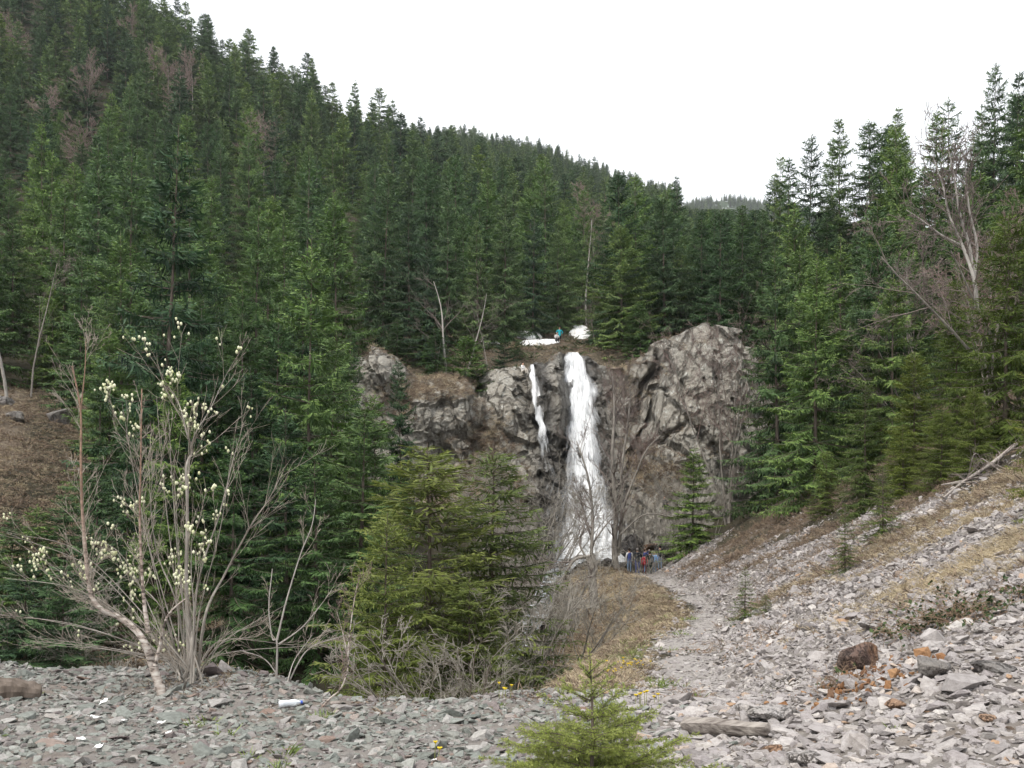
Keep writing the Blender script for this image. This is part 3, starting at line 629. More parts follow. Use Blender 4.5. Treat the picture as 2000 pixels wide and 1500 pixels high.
MID = [spruce_proto('spruce', M['needle'], seed=100 + i, H=12.0, Rr=rr, dz=0.70, nb=11, step=0.095, tw=0.038, tl=0.54, base=0.02, gap=g, fine=1, hang=2.0, power=pw)
       for i, (rr, g, pw) in enumerate(((3.5, 0.05, 0.80), (3.9, 0.10, 0.74), (3.1, 0.08, 0.88), (3.7, 0.15, 0.78), (3.4, 0.05, 0.70)))]
FINE = [spruce_proto('ravine_spruce', M['needle'], seed=120 + i, H=12.0, Rr=rr, dz=0.72, nb=12, step=0.080, tw=0.029, tl=0.52, base=0.02, gap=0.05, fine=1, hang=2.2, power=pw)
        for i, (rr, pw) in enumerate(((3.5, 0.80), (3.8, 0.74), (3.2, 0.88)))]
NEAR = [spruce_proto('near_spruce', M['needle_young'], seed=140 + i, H=9.0, Rr=rr, dz=0.32, nb=8, step=0.075, tw=0.020, tl=0.46, base=0.03, gap=g, fine=2, hang=1.2, power=0.62)
        for i, (rr, g) in enumerate(((2.5, 0.12), (2.2, 0.18)))]
SMALL = [spruce_proto('small_spruce', M['needle_young'], seed=160 + i, H=3.0, Rr=rr, dz=0.16, nb=7, step=0.05, tw=0.012, tl=0.20, base=0.02, gap=0.08, fine=1, hang=0.3, power=0.8)
         for i, rr in enumerate((0.85, 1.1))]
def far_proto(i):
    V, F, ti, tp, (WV, WF) = spruce_geo(seed=180 + i, H=12.0, Rr=(3.6, 4.0, 3.2, 3.7)[i], dz=0.85, nb=11, step=0.13, tw=0.075, tl=0.62, base=0.03, wood=False, gap=0.05, hang=1.6, power=(0.80, 0.74, 0.90, 0.76)[i])
    VV, FF = cat_geo([(V, F), (WV, WF)]); z = np.zeros(len(WV))
    me = mesh_of('far_spruce', VV, FF, [M['needle'], M['bark']], midx=np.r_[np.zeros(len(F)), np.ones(len(WF))], attrs={'tint': np.r_[ti, z], 'tip': np.r_[tp, z]})
    return bpy.data.objects.new('far_spruce', me)
FAR = [far_proto(i) for i in range(4)]

def scatter(name, P, rot, scl, idx, protos, parent=None):
    """one object that plants instances of the prototypes at its points"""
    P = np.asarray(P, np.float32); n = len(P)
    me = bpy.data.meshes.new(name); me.vertices.add(n); me.vertices.foreach_set('co', P.ravel())
    scl = np.asarray(scl, np.float32); scl = np.repeat(scl[:, None], 3, 1) if scl.ndim == 1 else scl
    for nm, ty, key, v in (('rot', 'FLOAT_VECTOR', 'vector', np.asarray(rot, np.float32)), ('scl', 'FLOAT_VECTOR', 'vector', scl), ('idx', 'INT', 'value', np.asarray(idx, np.int32))):
        a = me.attributes.new(nm, ty, 'POINT'); a.data.foreach_set(key, v.ravel())
    c = bpy.data.collections.new(name + '_kinds')
    for k, p in enumerate(protos):
        p.name = '%s_kind_%02d' % (name, k); c.objects.link(p)
    ng = bpy.data.node_groups.new(name, 'GeometryNodeTree')
    ng.interface.new_socket('Geometry', in_out='INPUT', socket_type='NodeSocketGeometry'); ng.interface.new_socket('Geometry', in_out='OUTPUT', socket_type='NodeSocketGeometry')
    gi, go = ng.nodes.new('NodeGroupInput'), ng.nodes.new('NodeGroupOutput')
    ci = ng.nodes.new('GeometryNodeCollectionInfo'); ci.inputs['Collection'].default_value = c; ci.inputs['Separate Children'].default_value = True; ci.inputs['Reset Children'].default_value = True
    io = ng.nodes.new('GeometryNodeInstanceOnPoints'); io.inputs['Pick Instance'].default_value = True
    def na(nm, ty):
        x = ng.nodes.new('GeometryNodeInputNamedAttribute'); x.data_type = ty; x.inputs['Name'].default_value = nm; return x.outputs['Attribute']
    e2r = ng.nodes.new('FunctionNodeEulerToRotation')
    L = ng.links; L.new(gi.outputs[0], io.inputs['Points']); L.new(ci.outputs[0], io.inputs['Instance']); L.new(na('idx', 'INT'), io.inputs['Instance Index'])
    L.new(na('rot', 'FLOAT_VECTOR'), e2r.inputs[0]); L.new(e2r.outputs[0], io.inputs['Rotation']); L.new(na('scl', 'FLOAT_VECTOR'), io.inputs['Scale']); L.new(io.outputs[0], go.inputs[0])
    o = obj(name, me, parent); md = o.modifiers.new('plant', 'NODES'); md.node_group = ng
    return stuff(o)

N_SPRUCE = 0
def plant_spruce(px, top, D, label, group=None, kind=MID, width=1.0, tint=(1, 1, 1), var=None, X=None, H=None, name='spruce_tree'):
    """top: row of the tree's tip (or H metres); stands on the ground at depth D"""
    global N_SPRUCE
    X = (px - 1000) / FP * D if X is None else X; z0 = gz(X, D) - 0.1
    if kind is MID and D < 66: kind = FINE
    if H is None: H = max(0.5, (HOR - top) / FP * D - z0)
    p = kind[(N_SPRUCE if var is None else var) % len(kind)]; s = H / p['H']; N_SPRUCE += 1
    rng = np.random.default_rng(1000 + N_SPRUCE); sw = s ** 0.75 * width * rng.uniform(0.92, 1.08)
    t = thing(name, label, 'spruce', (X, D, z0), group); t.rotation_euler = (rng.normal(0, 0.015), rng.normal(0, 0.015), rng.uniform(0, 6.28)); t.scale = (sw, sw, s)
    a = obj('trunk', p['trunk'], t); c = obj('crown', p['crown'], t); c.color = (*tint, 1)
    PLANTED.append((X, D, 1.6 * sw)); return t
PLANTED = []
OL = (1.0, 1.0, 1.0)
GL = ('dark spruce in the close stand on the hillside behind and above the cliff', 'spruces of the hillside stand')
GG = ('tall spruce in the crowd rising from the ravine behind the blossoming willow', 'spruces in the ravine')
GR = ('spruce in the wood climbing the steep slope above the grey scree', 'spruces above the scree')
def zone_of(px, D):
    if px > 1480:
        if D < 80: return ('spruce low in the wood on the steep slope directly above the scree', 'lower spruces above the scree')
        return ('spruce farther up in the wood on the slope over the scree', 'upper spruces above the scree')
    if D < 76 and px < 720: return GG
    if px < 330: return ('dark spruce on the hillside above the leaf-strewn bank and the birch', 'hillside spruces above the bank')
    if px < 690: return ('dark spruce on the hillside above the ravine, left of the crag', 'hillside spruces above the ravine')
    if px < 1000: return ('dark spruce on the hillside behind the pale forked tree and the crag', 'hillside spruces behind the crag')
    if px < 1200: return ('dark spruce on the hillside behind the snow patches above the falls', 'hillside spruces behind the falls')
    return ('dark spruce on the hillside behind the lichened wall', 'hillside spruces behind the lichened wall')
# ravine, between the willow and the crag
for px, top, D, w in ((237, 455, 60, 1.0), (330, 560, 52, 0.9), (290, 640, 47, 0.8), (395, 600, 50, 0.9), (470, 560, 58, 1.0), (600, 520, 64, 1.1), (660, 380, 84, 1.0), (640, 650, 51, 1.0), (678, 640, 56, 0.9),
                      (560, 800, 38, 0.9), (500, 720, 44, 1.0), (420, 690, 44, 0.95), (215, 640, 48, 0.9), (340, 720, 40, 0.9), (195, 700, 46, 0.9), (105, 560, 80, 1.0), (700, 790, 41, 1.0), (620, 860, 35, 0.9), (250, 800, 36, 0.8), (450, 850, 33, 0.8), (20, 1000, 30, 1.3), (75, 985, 30.5, 1.3), (130, 960, 31, 1.3), (185, 890, 34, 1.1), (50, 1085, 26, 1.4), (120, 1095, 25, 1.4), (300, 930, 33, 1.0), (-20, 1040, 28, 1.4), (540, 600, 57, 1.0)):
    plant_spruce(px, top, D, *GG, width=w * (1.25 if D < 52 and px > 380 else 1.0), tint=((0.58, 0.72, 0.62), (0.95, 1.0, 0.85), (0.72, 0.85, 0.72))[int(px) % 3] if px > 380 else (0.9, 0.98, 0.85))
plant_spruce(785, 705, 66, 'slender dark spruce standing in front of the grassy brown crag', width=0.72, tint=(0.7, 0.85, 0.75))
plant_spruce(735, 765, 48, 'bushy dark spruce at the foot of the crag, beside the slender one', width=1.0, tint=(0.8, 0.95, 0.8))
plant_spruce(845, 872, 25, 'big yellow-green spruce in the ravine, nearest below the gravel edge', kind=NEAR, var=0, width=1.6, tint=(0.95, 0.98, 0.95))
plant_spruce(955, 878, 27.5, 'yellow-green spruce with a bare tip, beside the thin side fall', kind=NEAR, var=1, width=1.5, tint=(0.9, 0.98, 0.9))
plant_spruce(745, 1010, 21, 'small pointed yellow-green spruce leaning on the big one', kind=NEAR, var=1, width=1.0, tint=(1.0, 1.05, 0.9))
plant_spruce(915, 1130, 23, 'low yellow-green spruce hidden in twigs under the bare-tipped one', kind=NEAR, var=0, width=1.4, tint=(0.95, 1.0, 0.9))
# brink of the cliff
for px, top, D, w in ((872, 370, 96, 0.85), (985, 375, 101, 0.8), (935, 430, 94, 0.9), (1040, 400, 108, 0.8), (800, 400, 95, 1.0), (835, 470, 90, 0.85), (745, 330, 100, 1.0), (1150, 430, 118, 0.9), (1180, 470, 112, 0.9), (1330, 470, 100, 0.9)):
    plant_spruce(px, top, D, *zone_of(px, D), width=w)
plant_spruce(1090, 430, 112, 'pointed spruce behind the person in teal above the falls', width=0.95)
plant_spruce(1215, 440, 92, 'broad dense spruce overhanging the brink right beside the wide fall', width=1.25, var=1)
plant_spruce(1298, 385, 95, 'broad tall spruce on the brink above the lichened wall', width=1.2, var=0)
plant_spruce(1405, 415, 88, 'very dark bushy spruce on top of the lichened wall', width=1.1, var=3, tint=(0.6, 0.72, 0.6))
plant_spruce(1450, 400, 92, 'dark spruce close behind the bushy one on the lichened wall', width=1.1, var=0, tint=(0.7, 0.8, 0.7))
plant_spruce(905, 655, 84.5, 'low dark spruce crouching on the brink beneath the pale forked tree', width=1.5, var=1, tint=(0.55, 0.7, 0.55))
plant_spruce(850, 640, 87, 'small dark spruce behind the foot of the pale forked tree', width=1.2, var=0, tint=(0.6, 0.75, 0.6))
plant_spruce(985, 655, 86.5, 'squat spruce at the brink beside the seated person', width=1.4, var=3, tint=(0.65, 0.8, 0.6))
for k, (px, top, D, w, lab) in enumerate(((960, 610, 96, 1.3, 'bushy young spruce behind the dull snow patch'), (1005, 590, 105, 1.2, 'young spruce behind the broken snow above the side fall'), (1170, 585, 103, 1.2, 'young spruce at the edge of the clearing, right of the thick snow'), (1252, 590, 89, 1.4, 'low bushy spruce filling the brink under the broad dense one'),
        (825, 600, 89.5, 1.2, 'young spruce left of the pale forked tree'), (775, 620, 90, 1.2, 'young spruce behind the streak of snow on the outcrop'), (1062, 590, 116, 1.1, 'young spruce behind the long snow patch'), (1118, 570, 122, 1.1, 'young spruce in the gap behind the person in teal'), (1010, 668, 90, 1.4, 'tiny dark spruce above the seated person on the brink'), (935, 690, 85, 1.5, 'tiny dark spruce hanging over the grey slab at the brink'))):
    plant_spruce(px, top, D, lab, width=w, tint=(0.8, 0.9, 0.75))
# slope above the scree
for px, top, D, w in ((1522, 300, 112, 0.8), (1578, 268, 104, 0.85), (1640, 230, 106, 0.9), (1700, 232, 104, 0.95), (1755, 210, 108, 0.9), (1850, 190, 104, 0.95), (1940, 128, 100, 0.85), (1982, 145, 92, 0.9), (1560, 480, 70, 1.0), (1640, 470, 62, 1.1), (1745, 400, 62, 1.0), (1690, 520, 52, 1.0), (1800, 330, 80, 1.0), (1900, 330, 72, 1.0), (1490, 430, 95, 1.0), (1985, 380, 50, 1.1), (1740, 540, 46, 1.0)):
    plant_spruce(px, top, D, *zone_of(max(px, 1490), D), width=w, tint=(1.35, 1.28, 0.95) if D < 75 else (1.0, 1.0, 0.9))
plant_spruce(1592, 500, 50, 'tall full spruce at the foot of the wood, where scree meets alders', width=1.05, var=0, tint=(1.15, 1.2, 0.9))
plant_spruce(1690, 745, 34, 'young spruce standing free at the top of the scree', width=0.95, kind=NEAR, var=1, tint=(0.62, 0.74, 0.6))
plant_spruce(1785, 690, 36, 'ragged yellow-green spruce above the twiggy deadfall', width=1.0, kind=NEAR, var=0, tint=(0.75, 0.82, 0.62))
plant_spruce(1868, 545, 33, 'tall yellow-green spruce with open branches above the scree', width=0.75, kind=NEAR, var=1, tint=(0.68, 0.80, 0.60))
plant_spruce(1960, 420, 31, 'tall yellowish spruce cut by the picture edge above the scree', width=1.0, kind=NEAR, var=0, tint=(0.68, 0.78, 0.55))
for px, top, D, w, lab in ((1765, 830, 31, 1.1, 'yellow-green young spruce spilling down beside the free-standing one'), (1838, 800, 29, 1.1, 'yellow-green young spruce at the scree edge below the open-branched one'), (1612, 880, 41, 1.1, 'young spruce at the foot of the tall full spruce'), (1905, 760, 27, 1.0, 'young spruce beside the fallen tree at the top of the scree')):
    plant_spruce(px, top, D, lab, width=w, kind=NEAR, tint=(0.85, 0.92, 0.7))
plant_spruce(1352, 875, 62, 'bushy spruce just right of the group of people', width=1.35, var=2, tint=(1.1, 1.15, 0.8))
plant_spruce(1725, 905, 23, 'round little spruce growing out of the upper scree', kind=SMALL, var=1, width=1.15, tint=(0.6, 0.72, 0.6))
plant_spruce(1650, 985, 20.5, 'drooping little spruce lower on the scree than the round one', kind=SMALL, var=0, width=1.0, tint=(0.6, 0.7, 0.55))
plant_spruce(1455, 1108, 20.5, 'tiny spruce standing alone beside the footpath', kind=SMALL, var=0, width=1.0, tint=(0.7, 0.85, 0.6))
plant_spruce(1495, 1165, 20.0, 'knee-high tuft of spruce beside the tiny one at the footpath', kind=SMALL, var=1, width=1.2, tint=(0.7, 0.85, 0.6))
plant_spruce(2075, 560, 15, 'spruce whose branch tips reach in over the scree at the edge', kind=NEAR, var=0, width=0.75, tint=(0.9, 0.9, 0.6))

# the rest of the forest: a jittered grid over the hills, nearest ones as single trees
def forest_points():
    rng = np.random.default_rng(5); out = []
    d = 44.0
    while d < 760:
        sp = 6.6 if d < 100 else 8.2 if d < 330 else 8.4
        lo, hi = -0.75, 0.72
        n = int((hi - lo) * d / sp); xs = (lo + (hi - lo) * (np.arange(n) + rng.uniform(-0.35, 0.35, n) + 0.5) / n) * d; ys = d + rng.uniform(-0.4, 0.4, n) * sp
        out.append(np.stack([xs, ys], 1)); d += sp
    P = np.concatenate(out); X, D = P[:, 0], P[:, 1]; px = 1000 + X / D * FP
    ok = np.ones(len(P), bool)
    ok &= ~((px > 660) & (px < 1510) & (D < 91))                           # cliff and ravine mouth
    ok &= ~((px > 985) & (px < 1185) & (D < 112))                          # clearing above the falls
    ok &= ~((px < 120) & (D < 77))                              # open bank at the edge
    ok &= ~((px > 600) & (D < 60) & (px < 1200))
    ok &= ~((X > gully_x(D) - 3) & (X < 14.5 + (D < 60) * 1.0) & (D < 91))
    ok &= ~((px > 1500) & (D > 135))                                       # behind the near shoulder nothing shows
    ok &= ~((px > 1320) & (px < 1480) & (D < 86))
    ok &= ~((px > 1760) & (px < 1970) & (D < 50))                          # room for the big leafless tree
    ok &= ~((px > 700) & (px < 760) & (D < 96))
    for (x, y, r) in PLANTED: ok &= (X - x) ** 2 + (D - y) ** 2 > (max(r, 1.2) + 0.7) ** 2
    P = P[ok]; return P[np.argsort(P[:, 1])]
FPTS = forest_points(); FX, FD = FPTS[:, 0], FPTS[:, 1]; FZ = ground_z(FX, FD); FPX = 1000 + FX / FD * FP; FPY = HOR - (FZ + 10) / FD * FP
rngf = np.random.default_rng(77); FH = (10.5 + 10.5 * rngf.random(len(FX)) ** 1.3) * np.where(FD > 330, 0.75, 1.0)
cap = (HOR - ip(FPX, [1480, 1530, 1580, 1700, 1850, 1940, 2100], [345, 310, 285, 250, 212, 185, 165])) / FP * FD - FZ; FH = np.where(FPX >= 1480, np.minimum(FH, np.maximum(cap, 3.0)), FH)
cap = (HOR - 408) / FP * FD - FZ; FH = np.where((FPX > 1325) & (FPX < 1500) & (FD > 84), np.minimum(FH, np.maximum(cap, 3.0)), FH)
budget = 292 - N_SPRUCE; rest = []; n_single = 0
for k in range(len(FX)):
    seen = -40 < FPX[k] < 2040 and FPY[k] > -60
    if seen and n_single < budget:
        side = FPX[k] > 1480
        g = zone_of(FPX[k], FD[k])
        plant_spruce(0, 0, FD[k], *g, X=FX[k], H=FH[k], width=rngf.uniform(0.85, 1.15), tint=(0.95, 1.0, 0.85) if side else (0.85, 0.95, 0.85)); n_single += 1
    else: rest.append(k)
rest = np.array(rest); nr = len(rest)
print('spruces', N_SPRUCE, 'forest rest', nr, 'first rest D', FD[rest[0]], FD[rest].mean())
s = FH[rest] / 12.0
P_ = np.concatenate([np.stack([FX[rest], FD[rest], FZ[rest] - 0.1], 1), MTREES]); s = np.r_[s, rngf.uniform(0.6, 1.0, len(MTREES))]; nr = len(P_)
fo = scatter('spruce_forest', P_, np.stack([np.zeros(nr), np.zeros(nr), rngf.uniform(0, 6.28, nr)], 1),
        np.stack([s * rngf.uniform(0.8, 1.2, nr), s * rngf.uniform(0.8, 1.2, nr), s], 1), rngf.integers(0, 4, nr), FAR)
fo['label'] = 'spruce forest massed over the far hillsides up to the skyline'
# ------------------------------------------------------------------ finding places
def hit(px, py, d0=3.0, d1=120.0, n=1600):
    """first point of the ground seen along a direction from the place where the photographer stood"""
    D = np.exp(np.linspace(math.log(d0), math.log(d1), n)); X = (px - 1000) / FP * D; z = ground_z(X, D); p = HOR - z / D * FP
    k = np.argmax(p <= py); return (X[k], D[k], z[k])

# ------------------------------------------------------------------ bare broadleaved trees and shrubs
def grow(rng, p, d, L, r, lvl, mx, segs, tips, up=0.05, wob=0.10, nch=(7, 6, 5, 4), ang=(0.5, 0.95), start=0.25, nseg=6):
    ns = max(3, nseg - lvl); pts = [p]; q = p; step = L / ns; rr = [r]
    for i in range(ns):
        d = d + rng.normal(0, wob, 3); d[2] += up; d = d / np.linalg.norm(d); q = q + d * step; pts.append(q); rr.append(r * (1 - 0.78 * (i + 1) / ns))
    for i in range(ns): segs.append((lvl, pts[i], pts[i + 1], rr[i], rr[i + 1]))
    tips.append((lvl, q))
    if lvl < mx:
        n = nch[min(lvl, len(nch) - 1)]; n = max(1, int(round(n * rng.uniform(0.75, 1.25))))
        for _ in range(n):
            f = start + (1 - start) * rng.random() ** 0.8; i = min(int(f * ns), ns - 1); b = pts[i] + (pts[i + 1] - pts[i]) * (f * ns - i)
            dd = pts[i + 1] - pts[i]; dd = dd / np.linalg.norm(dd); v = rng.normal(0, 1, 3); v -= dd * v.dot(dd); v /= np.linalg.norm(v)
            a = rng.uniform(*ang); nd = dd * math.cos(a) + v * math.sin(a)
            grow(rng, b, nd, L * rng.uniform(0.30, 0.62) * (1 - 0.45 * f), max(0.0015, rr[i] * rng.uniform(0.42, 0.65)), lvl + 1, mx, segs, tips, up, wob * 1.15, nch, ang, 0.15, nseg)
def stem(rng, pts, r0, r1, n, mx, segs, tips, nch, lch, up=0.05, wob=0.12, ang=(0.45, 0.9), start=0.25, fall=0.8, rcap=9.0):
    """a hand-laid stem (points) with twigs grown on it"""
    c = catmull(pts, n); rr = r0 + (r1 - r0) * np.linspace(0, 1, n) ** fall
    for i in range(n - 1): segs.append((0, c[i], c[i + 1], rr[i], rr[i + 1]))
    tips.append((0, c[-1]))
    for _ in range(nch):
        f = start + (1 - start) * rng.random(); i = min(int(f * (n - 1)), n - 2); dd = unit(c[i + 1] - c[i]); v = rng.normal(0, 1, 3); v -= dd * v.dot(dd); v /= np.linalg.norm(v)
        a = rng.uniform(*ang); grow(rng, c[i], dd * math.cos(a) + v * math.sin(a), lch * rng.uniform(0.5, 1.2), min(rcap, max(0.002, rr[i] * 0.5)), 1, mx, segs, tips, up, wob, (5, 4, 3), ang, 0.15, 5)
def seg_mesh(name, segs, k, mat, rmin=0.0, attrs=None):
    P0 = np.array([s[1] for s in segs]); P1 = np.array([s[2] for s in segs]); R0 = np.maximum([s[3] for s in segs], rmin); R1 = np.maximum([s[4] for s in segs], rmin)
    P1 = P1 + (P1 - P0) * 0.03
    V, F = tubes(P0, P1, R0, R1, k); return mesh_of(name, V, F, mat, smooth=True)
def finish_tree(t, segs, rmin, trunk_mat, twig_mat, cut=1, k0=7):
    o = t.location; off = np.array([o.x, o.y, o.z]); sg = [(l, a - off, b - off, x, y) for l, a, b, x, y in segs]
    lo = [s for s in sg if s[0] < cut]; hi = [s for s in sg if s[0] >= cut]
    obj('trunk', seg_mesh('trunk', lo, k0, trunk_mat, rmin), t)
    if hi: obj('crown', seg_mesh('crown', hi, 3, twig_mat, rmin), t)
    return t
def bare_tree(px, D, H, r, label, seed, lean=(0, 0), stems=1, spread=0.25, mx=4, nch=(9, 6, 4, 3), name='bare_tree', group=None, tmat='grey_bark', wmat='twig', rmin=0.006, up=0.04, start=0.3, X=None, z=None, cat='tree'):
    X = (px - 1000) / FP * D if X is None else X; z = gz(X, D) - 0.15 if z is None else z
    rng = np.random.default_rng(seed); t = thing(name, label, cat, (X, D, z), group); segs, tips = [], []
    for s_ in range(stems):
        a = rng.uniform(0, 6.28); d = np.array([lean[0] + spread * math.cos(a) * (stems > 1), lean[1] + spread * math.sin(a) * (stems > 1), 1.0]); d /= np.linalg.norm(d)
        p = np.array([X, D, z]) + np.array([math.cos(a), math.sin(a), 0]) * 0.12 * H * 0.1 * (stems > 1)
        grow(rng, p, d, H * rng.uniform(0.8, 1.05), r * rng.uniform(0.7, 1.0), 0, mx, segs, tips, up=up, wob=0.06, nch=nch, start=start, nseg=9)
    return finish_tree(t, segs, rmin, M[tmat], M[wmat])
M['pink_twig'] = bark_mat('pinkish_twigs', (0.16, 0.115, 0.10), (0.30, 0.23, 0.205), 5, 1)
M['grey_twig'] = bark_mat('grey_twigs', (0.20, 0.18, 0.155), (0.36, 0.335, 0.29), 5, 1)
M['pale_bark'] = bark_mat('pale_bark', (0.24, 0.22, 0.20), (0.46, 0.43, 0.39), 10, 4)

bare_tree(872, 87.5, 10.5, 0.15, 'pale forked leafless tree on the brink of the grassy crag', 11, lean=(-0.02, 0), mx=3, tmat='pale_bark', name='broadleaf_tree')
bare_tree(905, 87.8, 8.0, 0.11, 'pale leaning leafless tree beside the forked one on the brink', 12, lean=(0.28, 0), mx=3, tmat='pale_bark', name='broadleaf_tree')
bare_tree(853, 86.5, 6.0, 0.06, 'thin broken pale stem beside the forked tree on the brink', 13, lean=(-0.1, 0), mx=1, nch=(3,), tmat='pale_bark', name='broadleaf_tree')
bare_tree(955, 88.0, 7.0, 0.06, 'slim straight leafless stem between brink spruces', 14, mx=2, name='broadleaf_tree')
bare_tree(1146, 117, 13, 0.17, 'tall grey leafless tree above the right-hand snow patch', 15, mx=3, tmat='pale_bark', name='broadleaf_tree')
bare_tree(1165, 95, 4.5, 0.05, 'small leafless tree at the lip of the wide fall', 16, mx=3, stems=2, name='broadleaf_tree')
bare_tree(14, 74, 15, 0.15, 'pale-stemmed leafless tree above the leaf-strewn bank', 17, lean=(0.0, 0), mx=4, nch=(9, 6, 4, 3), tmat='pale_bark', name='broadleaf_tree')
bare_tree(60, 76, 11, 0.10, 'twiggy leafless tree next to the pale-stemmed one over the bank', 18, lean=(0.1, 0), mx=4, name='broadleaf_tree')
bare_tree(1965, 52, 8.0, 0.13, 'rosy-twigged leafless tree at the edge of the wooded slope', 20, stems=4, spread=0.22, mx=4, nch=(10, 7, 5, 3), wmat='pink_twig', name='broadleaf_tree', start=0.35, rmin=0.012)
bare_tree(1800, 56, 9.0, 0.09, 'slim greyish leafless tree left of the big pale one in the wood', 26, lean=(-0.08, 0), stems=3, spread=0.18, mx=4, nch=(10, 6, 4, 3), name='broadleaf_tree', start=0.35, rmin=0.012)
bare_tree(1932, 45, 7.5, 0.08, 'greyish leafless tree close right of the big pale one', 27, lean=(0.03, 0), stems=3, spread=0.2, mx=4, nch=(10, 6, 4, 3), wmat='pink_twig', name='broadleaf_tree', start=0.35, rmin=0.011)
bare_tree(1500, 82, 9, 0.09, 'grey bushy leafless tree at the edge of the lichened wall', 21, lean=(-0.15, 0), stems=4, spread=0.3, mx=4, name='broadleaf_tree')
bare_tree(1800, 47, 6, 0.06, 'dead grey branchy tree among spruces above the scree', 22, lean=(-0.35, 0), stems=3, spread=0.3, mx=4, name='broadleaf_tree', up=-0.01)
bare_tree(2010, 33, 8, 0.10, 'grey twiggy tree at the picture edge above the deadfall', 23, lean=(-0.5, 0), stems=2, spread=0.3, mx=4, name='broadleaf_tree', up=-0.02)
bare_tree(1422, 69.5, 12.5, 0.085, 'clump of slender pink-topped alders before the lichened wall', 24, lean=(-0.03, 0), stems=7, spread=0.11, mx=4, nch=(8, 5, 4, 3), wmat='pink_twig', name='alder_clump', start=0.4)
bare_tree(1395, 66, 5.5, 0.04, 'thin crooked grey sapling below the alder clump', 25, lean=(0.2, 0), stems=2, mx=3, name='broadleaf_tree')
FARBARE = []
for k, (px, D) in enumerate(((330, 225), (352, 215), (300, 235), (95, 190), (175, 165), (500, 190), (255, 250), (20, 230), (520, 175), (1160, 140), (170, 210), (372, 230))):
    lab = ('leafless greyish tree in a gap of the spruces on the upper hillside', 'leafless trees on the hillside')
    if k < 3: FARBARE.append(bare_tree(px, D, 13, 0.13, lab[0], 40 + k, mx=3, nch=(14, 9, 6), name='broadleaf_tree', group=lab[1], wmat='pink_twig', rmin=0.022))
    else:
        X_ = (px - 1000) / FP * D; t = thing('broadleaf_tree', lab[0], 'tree', (X_, D, gz(X_, D) - 0.15), lab[1]); t.rotation_euler = (0, 0, k * 1.3); t.scale = (1, 1, 0.85 + 0.03 * k)
        for ch in FARBARE[k % 3].children: obj(ch.name.split('.')[0], ch.data, t)

# twin alder, thin alder and the snapped alder in front of the falls
def px_pts(lst, D, jit=0.0, rng=R): return [at(px, py, D + (rng.normal(0, jit) if jit else 0)) for px, py in lst]
rng = np.random.default_rng(51)
def stems_tree(name, label, base_px, D, stems_, seed, rmin, tmat, wmat, cat='tree', mx=3):
    rng = np.random.default_rng(seed); X = (base_px - 1000) / FP * D; t = thing(name, label, cat, (X, D, gz(X, D))); segs, tips = [], []
    for si, (pts, w0, w1, nch, lch, dd) in enumerate(stems_):
        P = px_pts(pts, D + dd, 0.02 * D / 10, rng); z0 = gz(P[0][0], P[0][1])
        if si == 0 and pts[0][1] > 1060 and P[0][2] > z0: P = [np.array([P[0][0], P[0][1], z0 - 0.1])] + P
        stem(rng, P, w0 / FP * D / 2, w1 / FP * D / 2, 6 * len(P), mx, segs, tips, nch, lch, ang=(0.3, 0.75) if D < 12 else (0.45, 0.9), fall=0.5 if D < 12 else 0.8, rcap=0.0036 if D < 12 else 9.0)
    return finish_tree(t, segs, rmin, M[tmat], M[wmat]), tips
stems_tree('broadleaf_tree', 'big pale many-stemmed leafless tree leaning out of the wood above the scree', 1905, 39,
    [([(1908, 600), (1902, 545), (1880, 480), (1854, 420), (1842, 365), (1822, 305)], 9, 2, 26, 1.7, 0), ([(1902, 545), (1893, 480), (1874, 415), (1864, 345), (1852, 290)], 8, 2, 24, 1.6, 0),
     ([(1902, 545), (1908, 480), (1894, 415), (1888, 355), (1884, 305)], 7, 1.8, 22, 1.5, 0), ([(1880, 480), (1840, 460), (1800, 430), (1770, 410)], 5, 1.5, 12, 1.5, 0)], 55, 0.010, 'pale_bark', 'twig')
stems_tree('alder_tree', 'grey twin-stemmed alder standing between the waterfall and the people', 1206, 64.5,
    [([(1208, 1132), (1200, 1075), (1203, 1000), (1196, 900), (1200, 800), (1196, 735)], 15, 3, 26, 2.6, 0),
     ([(1206, 1085), (1214, 1010), (1214, 920), (1226, 830), (1232, 765)], 9, 2.5, 22, 2.4, 0.2),
     ([(1213, 1000), (1240, 930), (1262, 880), (1290, 850)], 5, 1.5, 10, 1.6, -0.3),
     ([(1210, 1045), (1260, 1005), (1320, 1010), (1352, 1000)], 4, 1.2, 8, 1.4, -0.6)], 52, 0.010, 'grey_bark', 'twig')
stems_tree('alder_tree', 'thin crooked alder in front of the white water', 1155, 61,
    [([(1152, 1125), (1156, 1060), (1157, 1000), (1150, 940), (1138, 895), (1126, 862)], 10, 2, 16, 2.2, 0),
     ([(1155, 1050), (1145, 1020), (1135, 980), (1132, 960)], 6, 1.5, 8, 1.5, 0.1), ([(1152, 1070), (1180, 1030), (1202, 1005)], 5, 1.5, 5, 1.2, 0)], 53, 0.010, 'grey_bark', 'twig')
